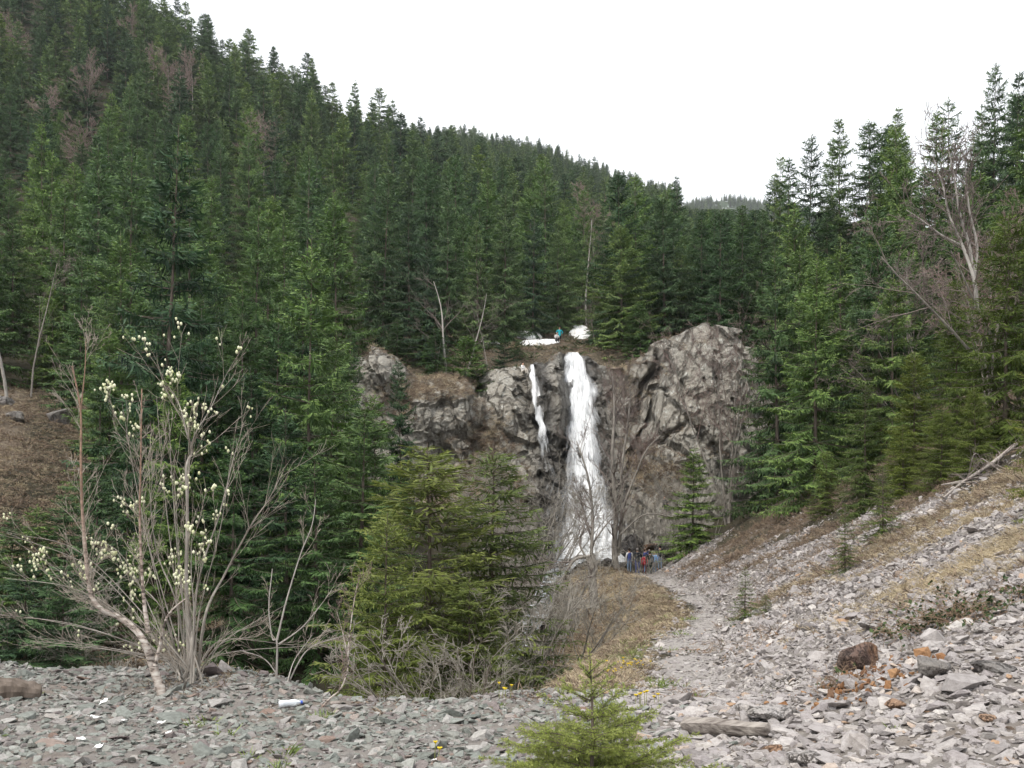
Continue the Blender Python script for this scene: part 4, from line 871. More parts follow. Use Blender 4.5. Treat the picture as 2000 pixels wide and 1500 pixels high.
snapped, _ = stems_tree('alder_tree', 'snapped alder with its broken crown hanging down into the ravine', 1163, 47,
    [([(1172, 1290), (1165, 1220), (1158, 1150), (1156, 1085)], 22, 15, 2, 0.6, 0),
     ([(1156, 1082), (1164, 1112), (1146, 1142), (1130, 1175), (1112, 1222), (1088, 1255)], 9, 2, 16, 1.9, -0.4),
     ([(1152, 1086), (1122, 1094), (1096, 1132), (1068, 1152), (1038, 1172)], 7, 2, 16, 1.9, -0.6),
     ([(1148, 1172), (1104, 1182), (1062, 1198), (1020, 1200)], 5, 1.5, 14, 1.7, -0.9),
     ([(1131, 1175), (1146, 1190), (1142, 1225), (1128, 1260)], 4, 1.2, 8, 1.2, -0.5),
     ([(1150, 1100), (1132, 1060), (1140, 1030), (1136, 1005)], 5, 2, 10, 1.2, 0.2)], 54, 0.008, 'grey_bark', 'twig')
THICK = []
for k, (px, D, H, st, lab) in enumerate(((1015, 31, 4.6, 6, 'grey leafless thicket at the gravel edge beside the yellow-green spruces'), (1085, 36, 4.6, 7, 'dense grey thicket of twigs filling the ravine under the snapped alder'), (1110, 41, 3.2, 6, 'twiggy leafless shrub on the ravine side below the footpath'),
                                         (985, 25, 4.2, 5, 'low grey brushwood in front of the bare-tipped spruce'), (1040, 52, 4.0, 6, 'twiggy shrub overhanging the stream in the ravine'), (900, 19, 3.4, 5, 'thin dead brush poking up behind the gravel edge'), (1075, 66, 6.0, 6, 'pale budding shrub at the foot of the side fall'), (1060, 58, 5.0, 6, 'grey shrub between the trickle and the snapped alder'), (1125, 33, 3.6, 6, 'brown twigs over the edge of the footpath bank'), (1050, 40, 5.0, 6, 'grey brush crowding the middle of the ravine'), (930, 22, 3.0, 5, 'thin grey brush at the foot of the big yellow-green spruce'), (40, 27, 3.5, 5, 'twiggy brush on the near end of the leaf-strewn bank'), (230, 24, 3.5, 5, 'twiggy brush behind the willow rods'), (1210, 45, 2.6, 5, 'low twigs on the footpath bank above the snapped alder'), (1310, 70, 3.5, 5, 'brown twigs on the slope where a person sits'), (1045, 64, 7.5, 5, 'tall grey twiggy tree left of the wide fall, below the side fall'), (1085, 62, 6.5, 5, 'grey twiggy tree close to the left edge of the white water'), (1000, 60, 7.0, 5, 'tall twiggy shrub between the bare-tipped spruce and the crag foot'), (1255, 70, 6.5, 5, 'twiggy shrub right behind the twin-stemmed alder'), (1330, 66, 6.0, 5, 'brown twiggy shrub behind the bushy spruce beside the people'))):
    if k < 3: THICK.append((H, bare_tree(px, D, H, 0.035, lab, 60 + k, lean=(-0.2, -0.1), stems=6, spread=0.6, mx=3, nch=(8, 6, 4), name='leafless_shrub', up=0.01, start=0.12, rmin=0.0055, cat='shrub', wmat='grey_twig')))
    else:
        h0, src = THICK[k % 3]; X_ = (px - 1000) / FP * D; t = thing('leafless_shrub', lab, 'shrub', (X_, D, gz(X_, D) - 0.15)); t.rotation_euler = (0, 0, 0.35 * (k - 5)); t.scale = (H / h0 * 1.1, H / h0 * 1.1, H / h0)
        for ch in src.children: obj(ch.name.split('.')[0], ch.data, t)
for k, (px, z, lab) in enumerate(((1232, 5.0, 'reddish brush growing in the cleft right of the wide fall'), (1262, 2.0, 'brown brush on the grassy foot of the lichened wall'), (1215, 8.0, 'upright reddish twigs beside the top of the wide fall'))):
    D = cliff_D(px, z) + 0.3; bare_tree(px, D, 4.2, 0.035, lab, 80 + k, stems=7, spread=0.4, mx=3, nch=(7, 5, 4), name='leafless_shrub', wmat='pink_twig', start=0.1, z=z, rmin=0.009, cat='shrub')

# ------------------------------------------------------------------ the birch and willow on the gravel edge
m, nt, nn, ll, b = new_mat('birch_bark'); spec(b, 0.7, 0.25); g = N(nt, 'ShaderNodeNewGeometry'); mp = N(nt, 'ShaderNodeMapping'); mp.inputs['Scale'].default_value = (1, 1, 3.0); ll.new(g.outputs['Position'], mp.inputs[0])
n1 = noise_n(nt, 9, 4, mp.outputs[0]); sx = N(nt, 'ShaderNodeSeparateXYZ'); ll.new(g.outputs['Position'], sx.inputs[0])
up_ = N(nt, 'ShaderNodeMapRange'); up_.inputs[1].default_value = -0.9; up_.inputs[2].default_value = 0.2; ll.new(sx.outputs[2], up_.inputs[0])
c = ramp_n(nt, n1.outputs[0], [(0.40, (0.09, 0.075, 0.065)), (0.48, (0.36, 0.30, 0.26)), (0.66, (0.58, 0.54, 0.49))]).outputs[0]
c2 = ramp_n(nt, n1.outputs[0], [(0.3, (0.15, 0.10, 0.08)), (0.7, (0.34, 0.22, 0.15))]).outputs[0]
ll.new(mixc(nt, up_.outputs[0], c, c2), b.inputs['Base Color']); bump_n(nt, n1.outputs[0], 0.5, 0.02, b); M['birch'] = m
M['willow'] = bark_mat('willow_bark', (0.17, 0.15, 0.13), (0.36, 0.33, 0.29), 14, 4)
M['willow_twig'] = bark_mat('willow_twigs', (0.24, 0.20, 0.165), (0.44, 0.39, 0.33), 5, 1)
m, nt, nn, ll, b = new_mat('catkin_fluff'); spec(b, 0.9, 0.1); oi = N(nt, 'ShaderNodeTexCoord'); n = noise_n(nt, 14, 2, oi.outputs['Object'])
ll.new(ramp_n(nt, n.outputs[0], [(0.3, (0.48, 0.50, 0.26)), (0.6, (0.72, 0.72, 0.52))]).outputs[0], b.inputs['Base Color']); M['catkin'] = m

DB = 8.9
stems_tree('birch_tree', 'crooked birch with peeling pinkish bark on the gravel edge', 318, DB,
    [([(322, 1368), (300, 1305), (287, 1265), (268, 1234), (236, 1208), (197, 1189), (179, 1164), (171, 1120), (166, 1062), (160, 985), (158, 900), (157, 800), (141, 715)], 23, 3, 38, 0.42, 0),
     ([(290, 1237), (281, 1171), (277, 1110), (273, 1010), (275, 895), (277, 760)], 11, 2.5, 30, 0.40, 0.05),
     ([(303, 1300), (312, 1262), (322, 1215), (338, 1190), (362, 1170)], 9, 3, 6, 0.35, -0.1),
     ([(158, 800), (166, 720), (168, 660)], 4, 1.2, 6, 0.3, 0)], 91, 0.0015, 'birch', 'willow_twig')
def build_willow():
    rng = np.random.default_rng(92); X = (372 - 1000) / FP * 9.6; t = thing('willow_shrub', 'many-stemmed grey willow with cream catkins on the gravel edge', 'willow', (X, 9.6, gz(X, 9.6))); segs, tips = [], []
    def st(pts, w0, w1, nch, lch, dd): stem(rng, px_pts(pts, 9.4 + dd, 0.10, rng), w0 / FP * 3.4, w1 / FP * 3.0, 5 * len(pts), 2, segs, tips, int(nch * 0.8) + 1, lch * 1.1, up=0.10, wob=0.08, ang=(0.25, 0.65), fall=0.6, rcap=0.0028)
    st([(372, 1340), (366, 1200), (364, 1115), (366, 1000), (364, 912), (376, 880), (366, 850), (350, 790), (330, 755)], 16, 2, 26, 0.55, 0.1)
    st([(366, 1000), (370, 900), (380, 850), (410, 800), (438, 740), (460, 700)], 6, 1.5, 14, 0.4, 0.2)
    st([(352, 1372), (368, 1307), (374, 1237), (366, 1165)], 9, 4, 8, 0.4, -0.4)
    st([(385, 1330), (402, 1199), (440, 1120), (490, 1027), (525, 975), (552, 923)], 11, 2, 16, 0.5, 0)
    st([(378, 1330), (385, 1150), (430, 1000), (455, 900), (475, 830)], 8, 1.5, 16, 0.45, -0.1)
    st([(368, 1330), (345, 1180), (310, 1090), (295, 1000), (300, 900)], 8, 1.5, 16, 0.45, 0.3)
    for k in range(11):                                                     # arching rods to the open side
        ex, ey = rng.uniform(-30, 190), rng.uniform(1010, 1270); mx_, my = 330 - (330 - ex) * 0.5 + rng.normal(0, 12), 1300 - (1300 - ey) * rng.uniform(0.55, 0.85)
        st([(355 + rng.normal(0, 12), 1330), (345 + rng.normal(0, 15), 1295), (mx_, my), (ex, ey)], 6, 1.3, 9, 0.40, rng.normal(0.2, 0.4))
    for k in range(8):                                                     # upright rods
        ex, ey = rng.uniform(200, 520), rng.uniform(760, 1080)
        st([(370 + rng.normal(0, 18), 1335), (370 + (ex - 370) * 0.35 + rng.normal(0, 10), 1200), (370 + (ex - 370) * 0.75, 1200 - (1200 - ey) * 0.55), (ex, ey)], 6, 1.3, 9, 0.38, rng.normal(0.2, 0.4))
    for k in range(5):                                                      # low rods along the ground to the other side
        ex, ey = rng.uniform(470, 640), rng.uniform(1180, 1300)
        st([(385 + rng.normal(0, 10), 1335), (430, 1270 + rng.normal(0, 15)), (ex, ey)], 5, 1.3, 7, 0.32, rng.normal(0.2, 0.3))
    finish_tree(t, segs, 0.0014, M['willow'], M['willow_twig'])
    P = np.array([q for l, q in tips if l >= 1]); px = 1000 + P[:, 0] / P[:, 1] * FP; py = HOR - P[:, 2] / P[:, 1] * FP
    like = np.clip(1.25 - np.abs(px - 200) / 230, 0, 1) * np.clip((1180 - py) / 80, 0.05, 1) * (vnoise(px * 0.018, py * 0.018, seed=4) > 0.43)
    sel = P[rng.random(len(P)) < np.clip(like * 1.0, 0, 0.8)]
    bm = bmesh.new(); bmesh.ops.create_icosphere(bm, subdivisions=1, radius=1.0); bv = np.array([v.co[:] for v in bm.verts]); bf = np.array([[v.index for v in f.verts] for f in bm.faces]); bm.free()
    Vs, Fs = [], []
    for q in sel:
        for c_ in range(rng.integers(1, 5)):
            s_ = rng.uniform(0.008, 0.014); v = bv * np.array([1, 1, 1.5]) * s_ * (1 + rng.normal(0, 0.08, bv.shape)); Fs.append(bf + len(bv) * len(Vs)); Vs.append(v + q + rng.normal(0, 0.024, 3) - np.array(t.location))
    stuff(obj('catkins', mesh_of('catkins', np.concatenate(Vs), np.concatenate(Fs), M['catkin'], smooth=True), t)); print('catkins', len(Vs), 'tips', len(P))
build_willow()
stems_tree('leafless_shrub', 'small pale-stemmed shrub between the willow and the birch sapling', 541, 9.2,
    [([(540, 1335), (541, 1255), (532, 1246), (525, 1185), (532, 1111)], 6, 1.5, 4, 0.3, 0), ([(541, 1250), (560, 1171), (588, 1080), (609, 1027), (617, 975)], 5, 1.3, 6, 0.3, 0.05),
     ([(545, 1258), (588, 1227), (620, 1190), (648, 1153)], 4, 1.2, 6, 0.3, -0.1), ([(560, 1340), (600, 1270), (660, 1245), (690, 1240)], 4, 1.2, 7, 0.3, 0.1), ([(558, 1345), (575, 1290), (610, 1240)], 4, 1.2, 6, 0.3, -0.1), ([(556, 1345), (520, 1290), (470, 1270)], 4, 1.2, 6, 0.3, 0.1)], 93, 0.0014, 'pale_bark', 'willow_twig', cat='shrub')
stems_tree('birch_tree', 'slim birch sapling with a hooked white foot on the gravel', 640, 8.4,
    [([(632, 1380), (647, 1362), (665, 1346), (679, 1307), (681, 1255), (690, 1185), (698, 1140)], 7, 1.5, 16, 0.26, 0), ([(681, 1290), (668, 1230), (655, 1185)], 3, 1.2, 6, 0.2, 0)], 94, 0.0013, 'birch', 'pink_twig')

# ------------------------------------------------------------------ stones
def stone_mesh(seed, mat, n=13, flat=0.42):
    rng = np.random.default_rng(seed); p = unit(rng.normal(0, 1, (n, 3))) * rng.uniform(0.75, 1.1, (n, 1)); p = np.sign(p) * np.abs(p) ** 0.75 * np.array([1, rng.uniform(0.6, 0.9), flat * rng.uniform(0.7, 1.25)])
    bm = bmesh.new(); [bm.verts.new(v) for v in p]; r = bmesh.ops.convex_hull(bm, input=bm.verts); bmesh.ops.delete(bm, geom=[v for v in bm.verts if not v.link_faces], context='VERTS')
    me = bpy.data.meshes.new('stone'); bm.to_mesh(me); bm.free(); me.materials.append(mat); return me
ST_G = [stone_mesh(i, M['stone_grey']) for i in range(10)]; ST_L = [stone_mesh(20 + i, M['stone_lilac'], flat=0.36) for i in range(10)]
def stones():
    rng = np.random.default_rng(8)
    # plateau (X, D) then scree
    A = np.stack([rng.uniform(-6.6, 6.2, 52000), rng.uniform(3.4, 11.2, 52000)], 1); A = A[np.abs(A[:, 0]) < A[:, 1] * 0.56 + 0.3]
    d = rng.uniform(math.log(8.5), math.log(66), 100000); B = np.stack([np.zeros(100000), np.exp(d)], 1); B[:, 0] = path_x(B[:, 1]) - 0.9 + rng.uniform(0, 1, 100000) ** 1.1 * (14.4 - path_x(B[:, 1])); B = B[np.abs(B[:, 0]) < B[:, 1] * 0.58 + 0.3]
    Q = np.concatenate([A, B]); isb = np.r_[np.zeros(len(A), bool), np.ones(len(B), bool)]
    cv = covers(Q[:, 0], Q[:, 1]); keep = rng.random(len(Q)) < np.clip(cv['gravel'] * (0.6 + 0.7 * sstep(0.30, 0.52, fbm(Q[:, 0] * 0.8, Q[:, 1] * 0.8, seed=131))) + cv['path'] * 0.6 + 0.08 * (Q[:, 1] > 8), 0, 1); Q, isb = Q[keep], isb[keep]
    X, D = Q[:, 0], Q[:, 1]; n = len(Q)
    s = np.where(isb, np.exp(rng.normal(math.log(0.031), 0.50, n)) * (0.60 + 0.026 * np.minimum(D, 26)), np.exp(rng.normal(math.log(0.024), 0.50, n)))
    lil = isb | (X > 0.9 + rng.normal(0, 0.35, n)); s = np.where(~isb & lil, s * 1.12, s); s = np.clip(s, 0.012, 0.28) * (1 - 0.45 * np.clip(cv['path'][keep], 0, 1))
    Z = ground_z(X, D); h = 0.15; gx = (ground_z(X + h, D) - ground_z(X - h, D)) / (2 * h); gy = (ground_z(X, D + h) - ground_z(X, D - h)) / (2 * h)
    rot = np.stack([np.arctan(gy) + rng.normal(0, 0.26, n), -np.arctan(gx) + rng.normal(0, 0.26, n), rng.uniform(0, 6.28, n)], 1)
    # yaw first, then tilt with the slope
    P = np.stack([X, D, Z + s * 0.10], 1); idx = rng.integers(0, 10, n); show = s / D; order = np.argsort(-show)
    asp = np.stack([s * rng.uniform(0.85, 1.25, n), s, s * rng.uniform(0.7, 1.2, n)], 1)
    px = 1000 + X / D * FP; inv = (px > 0) & (px < 2000) & (HOR - Z / D * FP < 1520)
    big = [k for k in order if inv[k]][:300]; isbig = np.zeros(n, bool); isbig[big] = True
    for k in big:
        par = G['scree_slope'] if (D[k] >= 9 and X[k] > path_x(D[k]) + 0.6) else G['gravel_plateau']
        o = obj('stone', (ST_L if lil[k] else ST_G)[idx[k]], par, tuple(P[k]), tuple(rot[k]), tuple(asp[k]))
    for nm, msk, meshes, par in (('gravel', ~isbig & ~lil, ST_G, G['gravel_plateau']), ('gravel', ~isbig & lil, ST_L, G['scree_slope'])):
        scatter(nm, P[msk], rot[msk], asp[msk], idx[msk], [bpy.data.objects.new('s', me) for me in meshes], par)
    print('stones', n)
stones()
def boulder(name, label, px, py, w, seed, mat='boulder', flat=0.6, hw=None, D=None, tint=(1, 1, 1), rotz=None, sink=0.25, sub=2, z=None, elong=0.85):
    """w: width in photograph pixels"""
    X, D_, Z = hit(px, py) if D is None else ((px - 1000) / FP * D, D, gz((px - 1000) / FP * D, D))
    if z is not None: Z = z
    r = w / FP * D_ / 2; rng = np.random.default_rng(seed)
    bm = bmesh.new(); bmesh.ops.create_icosphere(bm, subdivisions=4, radius=1.0)
    pl = [(unit(rng.normal(0, 1, 3)), rng.uniform(0.55, 0.85)) for _ in range(16)]
    C = np.array([v.co[:] for v in bm.verts])
    for nrm, dd in pl: C = C - np.maximum(C @ nrm - dd, 0)[:, None] * nrm
    C = C * np.array([1, elong, flat]) * (1 + 0.10 * (fbm(C[:, 0] * 3, C[:, 1] * 3, C[:, 2] * 3, seed=seed) - 0.5) + 0.05 * (fbm(C[:, 0] * 9, C[:, 1] * 9, C[:, 2] * 9, seed=seed + 3) - 0.5))[:, None]
    for v, c in zip(bm.verts, C): v.co = c
    me = bpy.data.meshes.new(name); bm.to_mesh(me); bm.free(); me.materials.append(M[mat])
    for a in ('grass', 'wet'):
        at_ = me.attributes.new(a, 'FLOAT', 'POINT')
        if a == 'wet' and tint == 'wet': at_.data.foreach_set('value', np.ones(len(me.vertices), np.float32))
    o = obj(name, me, loc=(X, D_, Z + r * flat * (1 - 2 * sink)), rot=(rng.normal(0, 0.12), rng.normal(0, 0.12), rng.uniform(-0.4, 0.4) if rotz is None else rotz), scl=r)
    return tag(o, label, 'rock')
M['rust'] = rock_mat('rusty_rock', (0.10, 0.065, 0.055), (0.20, 0.13, 0.105), (0.26, 0.12, 0.05), (0.38, 0.20, 0.09), cscale=3.0, tocc=0.10)
M['ochre'] = rock_mat('ochre_rock', (0.30, 0.17, 0.10), (0.42, 0.27, 0.18), (0.3, 0.15, 0.08), (0.35, 0.2, 0.1), cscale=3.0, tocc=1.2)
M['pale_rock'] = rock_mat('pale_rock', (0.33, 0.30, 0.29), (0.55, 0.52, 0.50), (0.3, 0.25, 0.2), (0.4, 0.33, 0.27), cscale=3.0, tocc=1.2)
boulder('boulder', 'rust-brown boulder with an orange-stained face among pale gravel', 1682, 1312, 105, 23, 'rust', 0.8, sink=0.28, rotz=0.5)
boulder('boulder', 'pointed grey boulder on the gravel terrace beyond the rusty one', 1818, 1322, 82, 5, 'boulder', 0.6, sink=0.2)
boulder('boulder', 'long low grey rock lying on the terrace beside the pointed boulder', 1945, 1312, 96, 6, 'boulder', 0.3, sink=0.2)
boulder('boulder', 'reddish loaf-shaped stone in front of the rusty boulder', 1745, 1385, 48, 7, 'ochre', 0.55, sink=0.15)
boulder('boulder', 'small dark red wedge-shaped stone near the gravel corner', 1928, 1412, 38, 8, 'ochre', 0.6, sink=0.15)
boulder('slab', 'large pale tilted slab behind the grey log', 1512, 1405, 110, 9, 'pale_rock', 0.3, sink=0.2)
boulder('slab', 'broad pale slab at the bottom of the gravel', 1575, 1492, 90, 10, 'pale_rock', 0.35, sink=0.2)
boulder('slab', 'ochre flat stone next to the broad pale slab', 1508, 1468, 50, 11, 'ochre', 0.35, sink=0.15)
boulder('boulder', 'upright grey block beside the end of the grey log', 1455, 1395, 42, 12, 'pale_rock', 0.7, sink=0.2)
boulder('boulder', 'low grey rock buried in the bank beside the thin bramble', 1712, 1228, 80, 13, 'pale_rock', 0.3, sink=0.3)
boulder('boulder', 'white wedge of stone on the bank at the picture edge', 1915, 1240, 44, 14, 'pale_rock', 0.5, sink=0.15)
def rusty_bits():
    rng = np.random.default_rng(140); X0, D0, _ = hit(1680, 1330); n = 150; X = X0 + rng.normal(0, 0.26, n); D = D0 + rng.normal(-0.1, 0.28, n); s_ = np.exp(rng.normal(math.log(0.022), 0.45, n))
    M['rust_stone'] = stone_mat('rusty_stone', [(0, (0.12, 0.06, 0.035)), (0.4, (0.26, 0.13, 0.06)), (0.7, (0.36, 0.21, 0.11)), (1, (0.16, 0.10, 0.075))])
    o = scatter('rusty_gravel', np.stack([X, D, ground_z(X, D) + s_ * 0.4], 1), rng.uniform(0, 6.28, (n, 3)), s_, rng.integers(0, 4, n), [bpy.data.objects.new('r', stone_mesh(150 + i, M['rust_stone'], flat=0.6)) for i in range(4)]); o['label'] = 'rust-stained broken stones round the rusty boulder'
rusty_bits()
# rocks at the foot of the falls
boulder('boulder', 'big dark wet boulder behind the people at the foot of the falls', 1236, 1070, 62, 15, 'boulder', 0.85, D=71.5, tint='wet', z=-2.6, sink=0.4)
boulder('boulder', 'flat reddish rock above the people, right of the dark wet boulder', 1272, 1062, 42, 16, 'rust', 0.45, D=70.5, z=-2.6, sink=0.3)
boulder('boulder', 'grey rock right of the reddish one above the people', 1296, 1070, 40, 17, 'boulder', 0.7, D=69.8, z=-2.9, sink=0.3)
for k, (px, py, w, D, lab) in enumerate(((1190, 1112, 34, 67, 'pale rounded rock in the stream beside the twin-stemmed alder'), (1165, 1108, 24, 68, 'small dark rock in the stream under the thin alder'), (1133, 1108, 30, 69, 'wet rock at the foot of the white water, upstream of the snapped alder'), (1213, 1112, 22, 67, 'stone by the feet of the twin-stemmed alder'), (1105, 1120, 34, 66, 'boulder parting the stream below the white water'), (1075, 1150, 30, 58, 'rock beside the small cascade in the ravine'), (1040, 1190, 34, 51, 'stone under the small cascade in the ravine'))):
    boulder('boulder', lab, px, py, w, 30 + k, 'boulder', 0.7, D=D, sink=0.2)
for k, (px, py, w, lab) in enumerate(((30, 835, 46, 'grey rock poking out of the leaf-strewn bank'), (120, 855, 60, 'larger grey outcrop in the dry grass of the bank'), (5, 890, 50, 'low grey rock at the picture edge on the bank'))):
    boulder('boulder', lab, px, py, w, 40 + k, 'boulder', 0.7, D=62 + 3 * k, sink=0.25)

# ------------------------------------------------------------------ grass, bracken, flowers
def tuft(seed, n, h, spread, w, lean, mat):
    rng = np.random.default_rng(seed); a = rng.uniform(0, 6.28, n); r = spread * np.sqrt(rng.random(n)); B = np.stack([r * np.cos(a), r * np.sin(a), np.zeros(n)], 1)
    a2 = a + rng.normal(0, 0.8, n); T = np.stack([np.cos(a2), np.sin(a2), np.zeros(n)], 1) * (lean * rng.uniform(0.2, 1.3, n))[:, None]; T[:, 2] = rng.uniform(0.25, 1.0, n); T = unit(T) * (h * rng.uniform(0.5, 1.2, n))[:, None]
    # two joints so that blades bend over
    Wd = unit(np.cross(T, rng.normal(0, 1, (n, 3)))) * w; M1 = B + 0.55 * T; T2 = B + T; T2[:, 2] -= lean * 0.35 * h * rng.random(n)
    V = np.stack([B - Wd * 0.7, B + Wd * 0.7, M1 + Wd, M1 - Wd, T2 + Wd * 0.2, T2 - Wd * 0.2], 1).reshape(-1, 3); i = np.arange(n)[:, None] * 6
    F = np.concatenate([i + np.array([[0, 1, 2, 3]]), i + np.array([[3, 2, 4, 5]])]); ti = np.repeat(rng.random(n), 6)
    return bpy.data.objects.new('tuft', mesh_of('tuft', V, F, mat, attrs={'tint': ti}))
def cover_scatter(name, n, dr, xr, weight, protos, smin, smax_, seed, label):
    rng = np.random.default_rng(seed); D = np.exp(rng.uniform(math.log(dr[0]), math.log(dr[1]), n)); X = xr(D, rng.random(n)); k = rng.random(n) < weight(X, D, covers(X, D)); X, D = X[k], D[k]; m_ = len(X)
    Z = ground_z(X, D) - 0.01; s = rng.uniform(smin, smax_, m_) * (0.75 + 0.028 * np.minimum(D, 45)); h = 0.2; gx = (ground_z(X + h, D) - ground_z(X - h, D)) / (2 * h)
    o = scatter(name, np.stack([X, D, Z], 1), np.stack([rng.normal(0, 0.1, m_), -0.6 * np.arctan(gx), rng.uniform(0, 6.28, m_)], 1), s, rng.integers(0, len(protos), m_), protos); o['label'] = label; print(name, m_); return o
bank_x = lambda D, u: path_x(D) - 5.5 + u * (8.5 + 0.13 * np.minimum(D, 60) + (14 - path_x(D)) * 0.9)
cover_scatter('dry_grass', 40000, (8.8, 66), bank_x, lambda X, D, c: np.clip(c['dry'] * 1.0 + 0.05 * c['litter'] - c['path'], 0, 1) * 0.85, [tuft(i, 46, 0.13, 0.12, 0.0022, 2.2, M['straw']) for i in range(3)], 0.6, 1.3, 61, 'straw-coloured dry grass in strips on scree and bank')
cover_scatter('dead_bracken', 40000, (8.0, 66), bank_x, lambda X, D, c: np.clip(c['litter'] * 1.1 + 0.04 - c['path'], 0, 1) * 0.8, [tuft(10 + i, 36, 0.11, 0.14, 0.0038, 2.2, M['bracken']) for i in range(3)], 0.6, 1.3, 62, 'red-brown dead bracken and leaf litter along the footpath')
cover_scatter('green_grass', 9000, (4.5, 40), lambda D, u: -6 + u * 14, lambda X, D, c: np.clip(c['green'] * 0.9 + 0.25 * (fbm(X * 1.3, D * 1.3, seed=88) > 0.66) * (D < 10) * (np.abs(X) < 0.55 * D), 0, 1) * 0.6, [tuft(20 + i, 30, 0.10, 0.06, 0.0035, 0.9, M['green_grass']) for i in range(3)], 0.6, 1.3, 63, 'short green grass sprouting on the bank and between stones')
# leaf-strewn bank at the edge and forest floor above the cliff
def floor_bits():
    rng = np.random.default_rng(64); n = 9000; px = rng.uniform(-60, 420, n); D = rng.uniform(18, 80, n); X = (px - 1000) / FP * D
    o = scatter('leaf_litter', np.stack([X, D, ground_z(X, D)], 1), np.stack([rng.normal(0, .2, n), rng.normal(0, .2, n), rng.uniform(0, 6.28, n)], 1), rng.uniform(1.0, 2.2, n), rng.choice([0, 0, 1, 1, 2, 3], n), [tuft(30 + i, 26, 0.14, 0.2, 0.008, 2.2, M['bracken']) for i in range(2)] + [tuft(34 + i, 34, 0.18, 0.16, 0.004, 2.0, M['straw']) for i in range(2)]); o['label'] = 'brown leaves and dry grass covering the open bank'
    n = 3200; px = rng.uniform(700, 1480, n); D = rng.uniform(84, 116, n); X = (px - 1000) / FP * D
    o = scatter('forest_floor_litter', np.stack([X, D, ground_z(X, D)], 1), np.stack([rng.normal(0, .2, n), rng.normal(0, .2, n), rng.uniform(0, 6.28, n)], 1), rng.uniform(1.2, 3.2, n), rng.choice([0, 1, 2, 3], n, p=[0.4, 0.3, 0.15, 0.15]), [tuft(50 + i, 26, 0.14, 0.25, 0.010, 1.8, M['bracken']) for i in range(2)] + [tuft(54, 34, 0.18, 0.16, 0.006, 1.6, M['straw']), tuft(55, 26, 0.2, 0.2, 0.012, 1.0, M['bramble_leaf'])]); o['label'] = 'dead twigs, leaves and low growth on the forest floor above the cliff'
    # grass on the ledges of the cliff
    k = (CG > 0.28) & (CT < 1.12) & (CT > 0.1); P = CV[k]; g_ = CG[k]; sel = rng.random(len(P)) < np.clip((g_ - 0.2) * 0.7, 0, 0.38) * np.where(CT[k] > 0.97, 0.5, 1.0); P = P[sel]; n = len(P); print('cliff tufts', n)
    o = scatter('ledge_grass', P + np.array([0, -0.05, 0]), np.stack([rng.uniform(0.3, 0.9, n), rng.normal(0, 0.2, n), rng.normal(0, 0.5, n)], 1), rng.uniform(0.8, 1.9, n), rng.choice([0, 1, 2, 2, 3, 3], n), [tuft(40 + i, 40, 0.18, 0.16, 0.005, 2.0, M['straw']) for i in range(2)] + [tuft(44 + i, 34, 0.15, 0.18, 0.007, 2.1, M['bracken']) for i in range(2)]); o['label'] = 'bleached grass hanging from the ledges of the cliff'
floor_bits()
m, nt, nn, ll, b = new_mat('yellow_petals'); b.inputs['Base Color'].default_value = (0.75, 0.55, 0.03, 1); spec(b, 0.6, 0.2); M['yellow'] = m
m, nt, nn, ll, b = new_mat('flower_stalk'); b.inputs['Base Color'].default_value = (0.20, 0.22, 0.07, 1); spec(b, 0.7, 0.2); M['stalk'] = m
def flower_clump(px, py, w, n, label, seed):
    rng = np.random.default_rng(seed); X, D, Z = hit(px, py); t = thing('flower_clump', label, 'flower', (X, D, Z)); r = w / FP * D / 2; segs, HV, HF = [], [], []
    for i in range(n):
        x, y = rng.normal(0, r * 0.5, 2); z0 = gz(X + x, D + y) - Z; h = rng.uniform(0.06, 0.14); p0 = np.array([x, y, z0]); p1 = p0 + np.array([rng.normal(0, 0.01), rng.normal(0, 0.01), h]); segs.append((0, p0, p1, 0.003, 0.002))
        c = np.arange(9) * 2 * np.pi / 9; rr = rng.uniform(0.014, 0.022); ring = np.stack([rr * np.cos(c), rr * np.sin(c), 0.006 + 0 * c], 1) + p1 + np.array([0, 0, 0.004]); low = np.stack([rr * .3 * np.cos(c), rr * .3 * np.sin(c), -0.006 + 0 * c], 1) + p1; hi = np.stack([rr * .4 * np.cos(c), rr * .4 * np.sin(c), 0.012 + 0 * c], 1) + p1
        o_ = len(HV) * 27; j = np.arange(9); j2 = (j + 1) % 9; HV.append(np.concatenate([low, ring, hi])); HF.append(np.concatenate([np.stack([j, j2, 9 + j2, 9 + j], 1), np.stack([9 + j, 9 + j2, 18 + j2, 18 + j], 1)]) + o_)
    obj('stalks', seg_mesh('stalks', segs, 4, M['stalk']), t); stuff(obj('blossoms', mesh_of('blossoms', np.concatenate(HV), np.concatenate(HF), M['yellow']), t))
for k, a in enumerate(((1228, 1306, 60, 22, 'thick patch of small yellow flowers beside the footpath'), (1265, 1380, 45, 7, 'few yellow flowers right of the little front spruce'), (1195, 1322, 40, 8, 'loose yellow flowers just behind the front spruce tip'), (875, 1352, 60, 5, 'scattered yellow flowers on the gravel edge below the big spruce'), (985, 1366, 50, 4, 'three or four yellow flowers on the gravel between spruces'), (850, 1492, 24, 2, 'single yellow flower low down on the gravel'))):
    flower_clump(*a, seed=200 + k)

